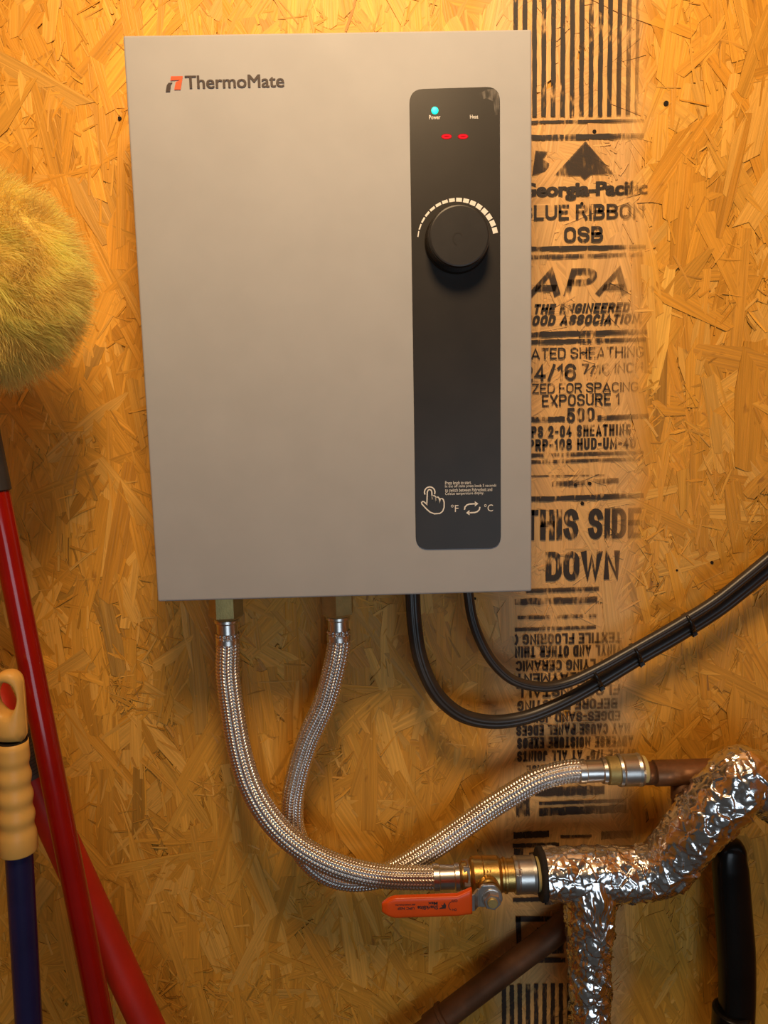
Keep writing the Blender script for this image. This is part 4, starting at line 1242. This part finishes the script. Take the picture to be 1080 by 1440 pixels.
me.polygons.foreach_set('use_smooth', np.ones(NS * 3, bool))
tint = np.array([1.0, 0.80, 0.25]) * (1 + clump[:, :1] * 0.25) * rng.uniform(0.85, 1.12, (NS, 1))
at = me.attributes.new('tint', 'FLOAT_COLOR', 'FACE')
at.data.foreach_set('color', np.repeat(np.hstack([np.clip(tint, 0.02, 0.95), np.ones((NS, 1))]), 3, axis=0).astype(np.float32).ravel())
wo = link_mesh('wool_pile', me, M_WOOL, dus, 'fluffy yellow wool')
wo['kind'] = 'stuff'

# -- second red pole behind it
q0, q1 = Vector((-0.2969,-0.088,1.2309)), Vector((-0.1871,-0.088,0.9185))
qf = to_floor(q0, q1)
red2 = thing('red_pole', qf, 'satin bright red pole with a grey label crossing behind the duster pole', 'pole')
rq = 0.01368
dq = (q1 - q0).normalized()
tube('pole', [q0, q1, qf], rq, M_REDSAT, red2, ds=0.03, nseg=40, label='satin red tube')
lathe('pole_cap', q0 + dq * 0.002, -dq, [(0, rq), (0.006, rq * 0.95), (0.011, rq * 0.7), (0.012, 0.001)], M_REDSAT, red2, 32)
ql = Vector((-0.2694,-0.088,1.1511))
ql = q0 + dq * (ql - q0).dot(dq)
lb = lathe('label_wrap', ql, -dq, [(-0.0002, rq), (0, rq + 0.0005), (0.046, rq + 0.0005), (0.0462, rq)], M_LABEL, red2, 40, label='grey printed paper label')
for k in range(14):
    lathe('label_line', ql - dq * (0.004 + k * 0.0028), -dq, [(-0.0004, rq + 0.0003), (-0.0003, rq + 0.0007), (0.0003, rq + 0.0007), (0.0004, rq + 0.0003)], M_GREYSLEEVE, lb, 40)
lathe('pole_end', qf, -dq, [(0, rq * 1.05), (0.03, rq * 1.05), (0.031, rq)], M_GREYSLEEVE, red2, 28)

# -- blue pole with a cream hanging grip
b0, b1 = Vector((-0.248,-0.16,1.128)), Vector((-0.2521,-0.16,0.985))
bf = to_floor(b0, b1)
blue = thing('blue_pole', bf, 'navy blue pole with a ribbed cream hanging grip at the left edge', 'pole')
db = (b1 - b0).normalized()
r0 = 0.00975
tube('pole', [b0 - db * 0.04, b0, b1, bf], r0, M_BLUE, blue, ds=0.03, nseg=36, label='navy blue tube')
lathe('pole_end', bf, -db, [(0, r0 * 1.05), (0.03, r0 * 1.05), (0.031, r0)], M_GREYSLEEVE, blue, 28)
rg = 0.01339
prof = [(0.0, r0), (0.0003, rg * 0.97), (0.001, rg), (0.013, rg * 0.985)]
s0 = 0.014
gripbase = [(0.0, rg * 0.99), (0.012, rg * 0.985)]
prof_pts = [(0.0, rg * 0.97), (0.0008, rg), (0.0125, rg * 0.98)]
t = 0.0125
for k in range(4):
    hgt = 0.0155
    sc = 0.98 - 0.035 * k
    for u in np.linspace(0, 1, 9)[1:]:
        # scalloped ribs: slow swell, quick step back
        prof_pts.append((t + hgt * u, rg * (sc - 0.035 * u - 0.095 * math.sin(math.pi * min(1, u * 1.05)) ** 2 * (1 if u < 0.95 else 0))))
    t += hgt
prof_pts += [(t + 0.006, rg * 0.815), (t + 0.0115, rg * 0.81)]
c_top = t + 0.0115
# smooth swept body
ax = -db
cc = np.array([b0 + ax * s for s, _ in prof_pts])
grid_mesh('grip', sweep(cc, np.array([r for _, r in prof_pts]), 40), M_CREAM, blue, caps=True, label='ribbed cream plastic grip')
lathe('grip_seam', b0 + ax * c_top, ax, [(-0.0002, rg * 0.77), (0.0006, rg * 0.77)], M_HOLE, blue, 36)
# hanging loop: flattened upper end pierced by an oval hole
def loop_part():
    base = b0 + ax * (c_top + 0.0005)
    X = Vector((0, -1, 0)).cross(ax).normalized()
    if X.x < 0:
        X = -X
    Yv = Vector((0, -1, 0))
    H, w = 0.0535, rg * 0.81
    n = 48
    outer, inner = [], []
    hcx, hcz, hw, hh = -0.0010, 0.0335, 0.0082, 0.0122
    for k in range(n):
        a = 2 * math.pi * k / n
        inner.append((hcx + hw * math.cos(a), hcz + hh * math.sin(a)))
        # ray from hole centre to the outline (straight sides, round top)
        dx, dz = math.cos(a), math.sin(a)
        lo, hi = 0.0, 0.08
        for _ in range(28):
            m = (lo + hi) / 2
            x, z = hcx + dx * m, hcz + dz * m
            taper = 1.0 - 0.10 * max(0, z) / H
            ww = w * taper
            cz = H - ww * 0.9
            ins = z >= 0 and abs(x) <= ww and (z <= cz or (x / ww) ** 2 + ((z - cz) / (H - cz)) ** 2 <= 1)
            lo, hi = (m, hi) if ins else (lo, m)
        outer.append((hcx + dx * lo, hcz + dz * lo))
    def dep(z):
        return rg * 0.80 * (1 - 0.35 * max(0.0, min(1.0, z / H)))
    rows = []
    for frac, dy in ((0.0, 0.0), (0.0, 0.35), (0.12, 0.85), (0.35, 1.0), (0.75, 1.0), (0.93, 0.85), (1.0, 0.55)):
        rows.append((frac, dy))
    loopprof = rows + [(f, -y) for f, y in rows[::-1]]
    V = []
    for f, y in loopprof:
        ring = []
        for k in range(n):
            x = inner[k][0] * f + outer[k][0] * (1 - f)
            z = inner[k][1] * f + outer[k][1] * (1 - f)
            xn = min(1.0, abs(x) / w)
            yy = y * dep(z) * math.sqrt(max(0.06, 1 - 0.85 * xn * xn))
            ring.append(tuple(base + X * x + ax * z + Yv * yy))
        V.append(ring)
    V.append(V[0])
    return grid_mesh('hanging_loop', np.array(V), M_CREAM, blue, label='cream plastic hanging loop')
loop_part()

# ================================================================== black tool handle at the lower right
bt = (0.3653,-0.04,0.8079)
blk = thing('tool_handle', (bt[0], -0.04, 0.0), 'black rounded tool handle standing behind the foil pipe at the right', 'handle')
cl = [(0.3546,-0.036,1.0438), (0.3548,-0.036,1.0381), (0.353,-0.037,1.0251), (0.3547,-0.038,1.0005), (0.3572,-0.04,0.9655), (0.3598,-0.042,0.9303), (0.3611,-0.043,0.8977), (0.3611,-0.044,0.8724), (0.361,-0.044,0.8347), (bt[0] - 0.004, -0.046, 0.5), (bt[0] - 0.02, -0.05, 0.0)]
c, s = spline(cl, 0.003)
zs = c[:, 2]
hwz = np.interp(-zs, [-(0.3546,-0.036,1.0438)[2], -(0.3547,-0.036,1.0402)[2], -(0.3549,-0.036,1.0338)[2], -(0.3557,-0.037,1.0143)[2], -(0.3599,-0.042,0.9376)[2], -(0.3611,-0.043,0.8865)[2], -(0.3627,-0.044,0.8271)[2], -0.7, 0.0], [0.003, 0.0090, 0.0135, 0.0158, 0.0166, 0.0162, 0.0155, 0.0135, 0.0135])
th = np.arange(40) / 40 * 2 * np.pi
sec = np.stack([np.sign(np.cos(th)) * np.abs(np.cos(th)) ** 0.75 * 0.82, np.sign(np.sin(th)) * np.abs(np.sin(th)) ** 0.75], 1)
grid_mesh('grip', sweep(c, hwz, 40, sec), M_BLACK, blk, caps=True, label='glossy black rubber grip')
cr = (0.3566,-0.044,0.8621)
lathe('collar', (cr[0], -0.044, cr[2] + 0.012), (-0.02, 0, -1), [(0, 0.0150), (0.002, 0.0176), (0.05, 0.0176), (0.052, 0.0150)], M_BLACK, blk, 32)
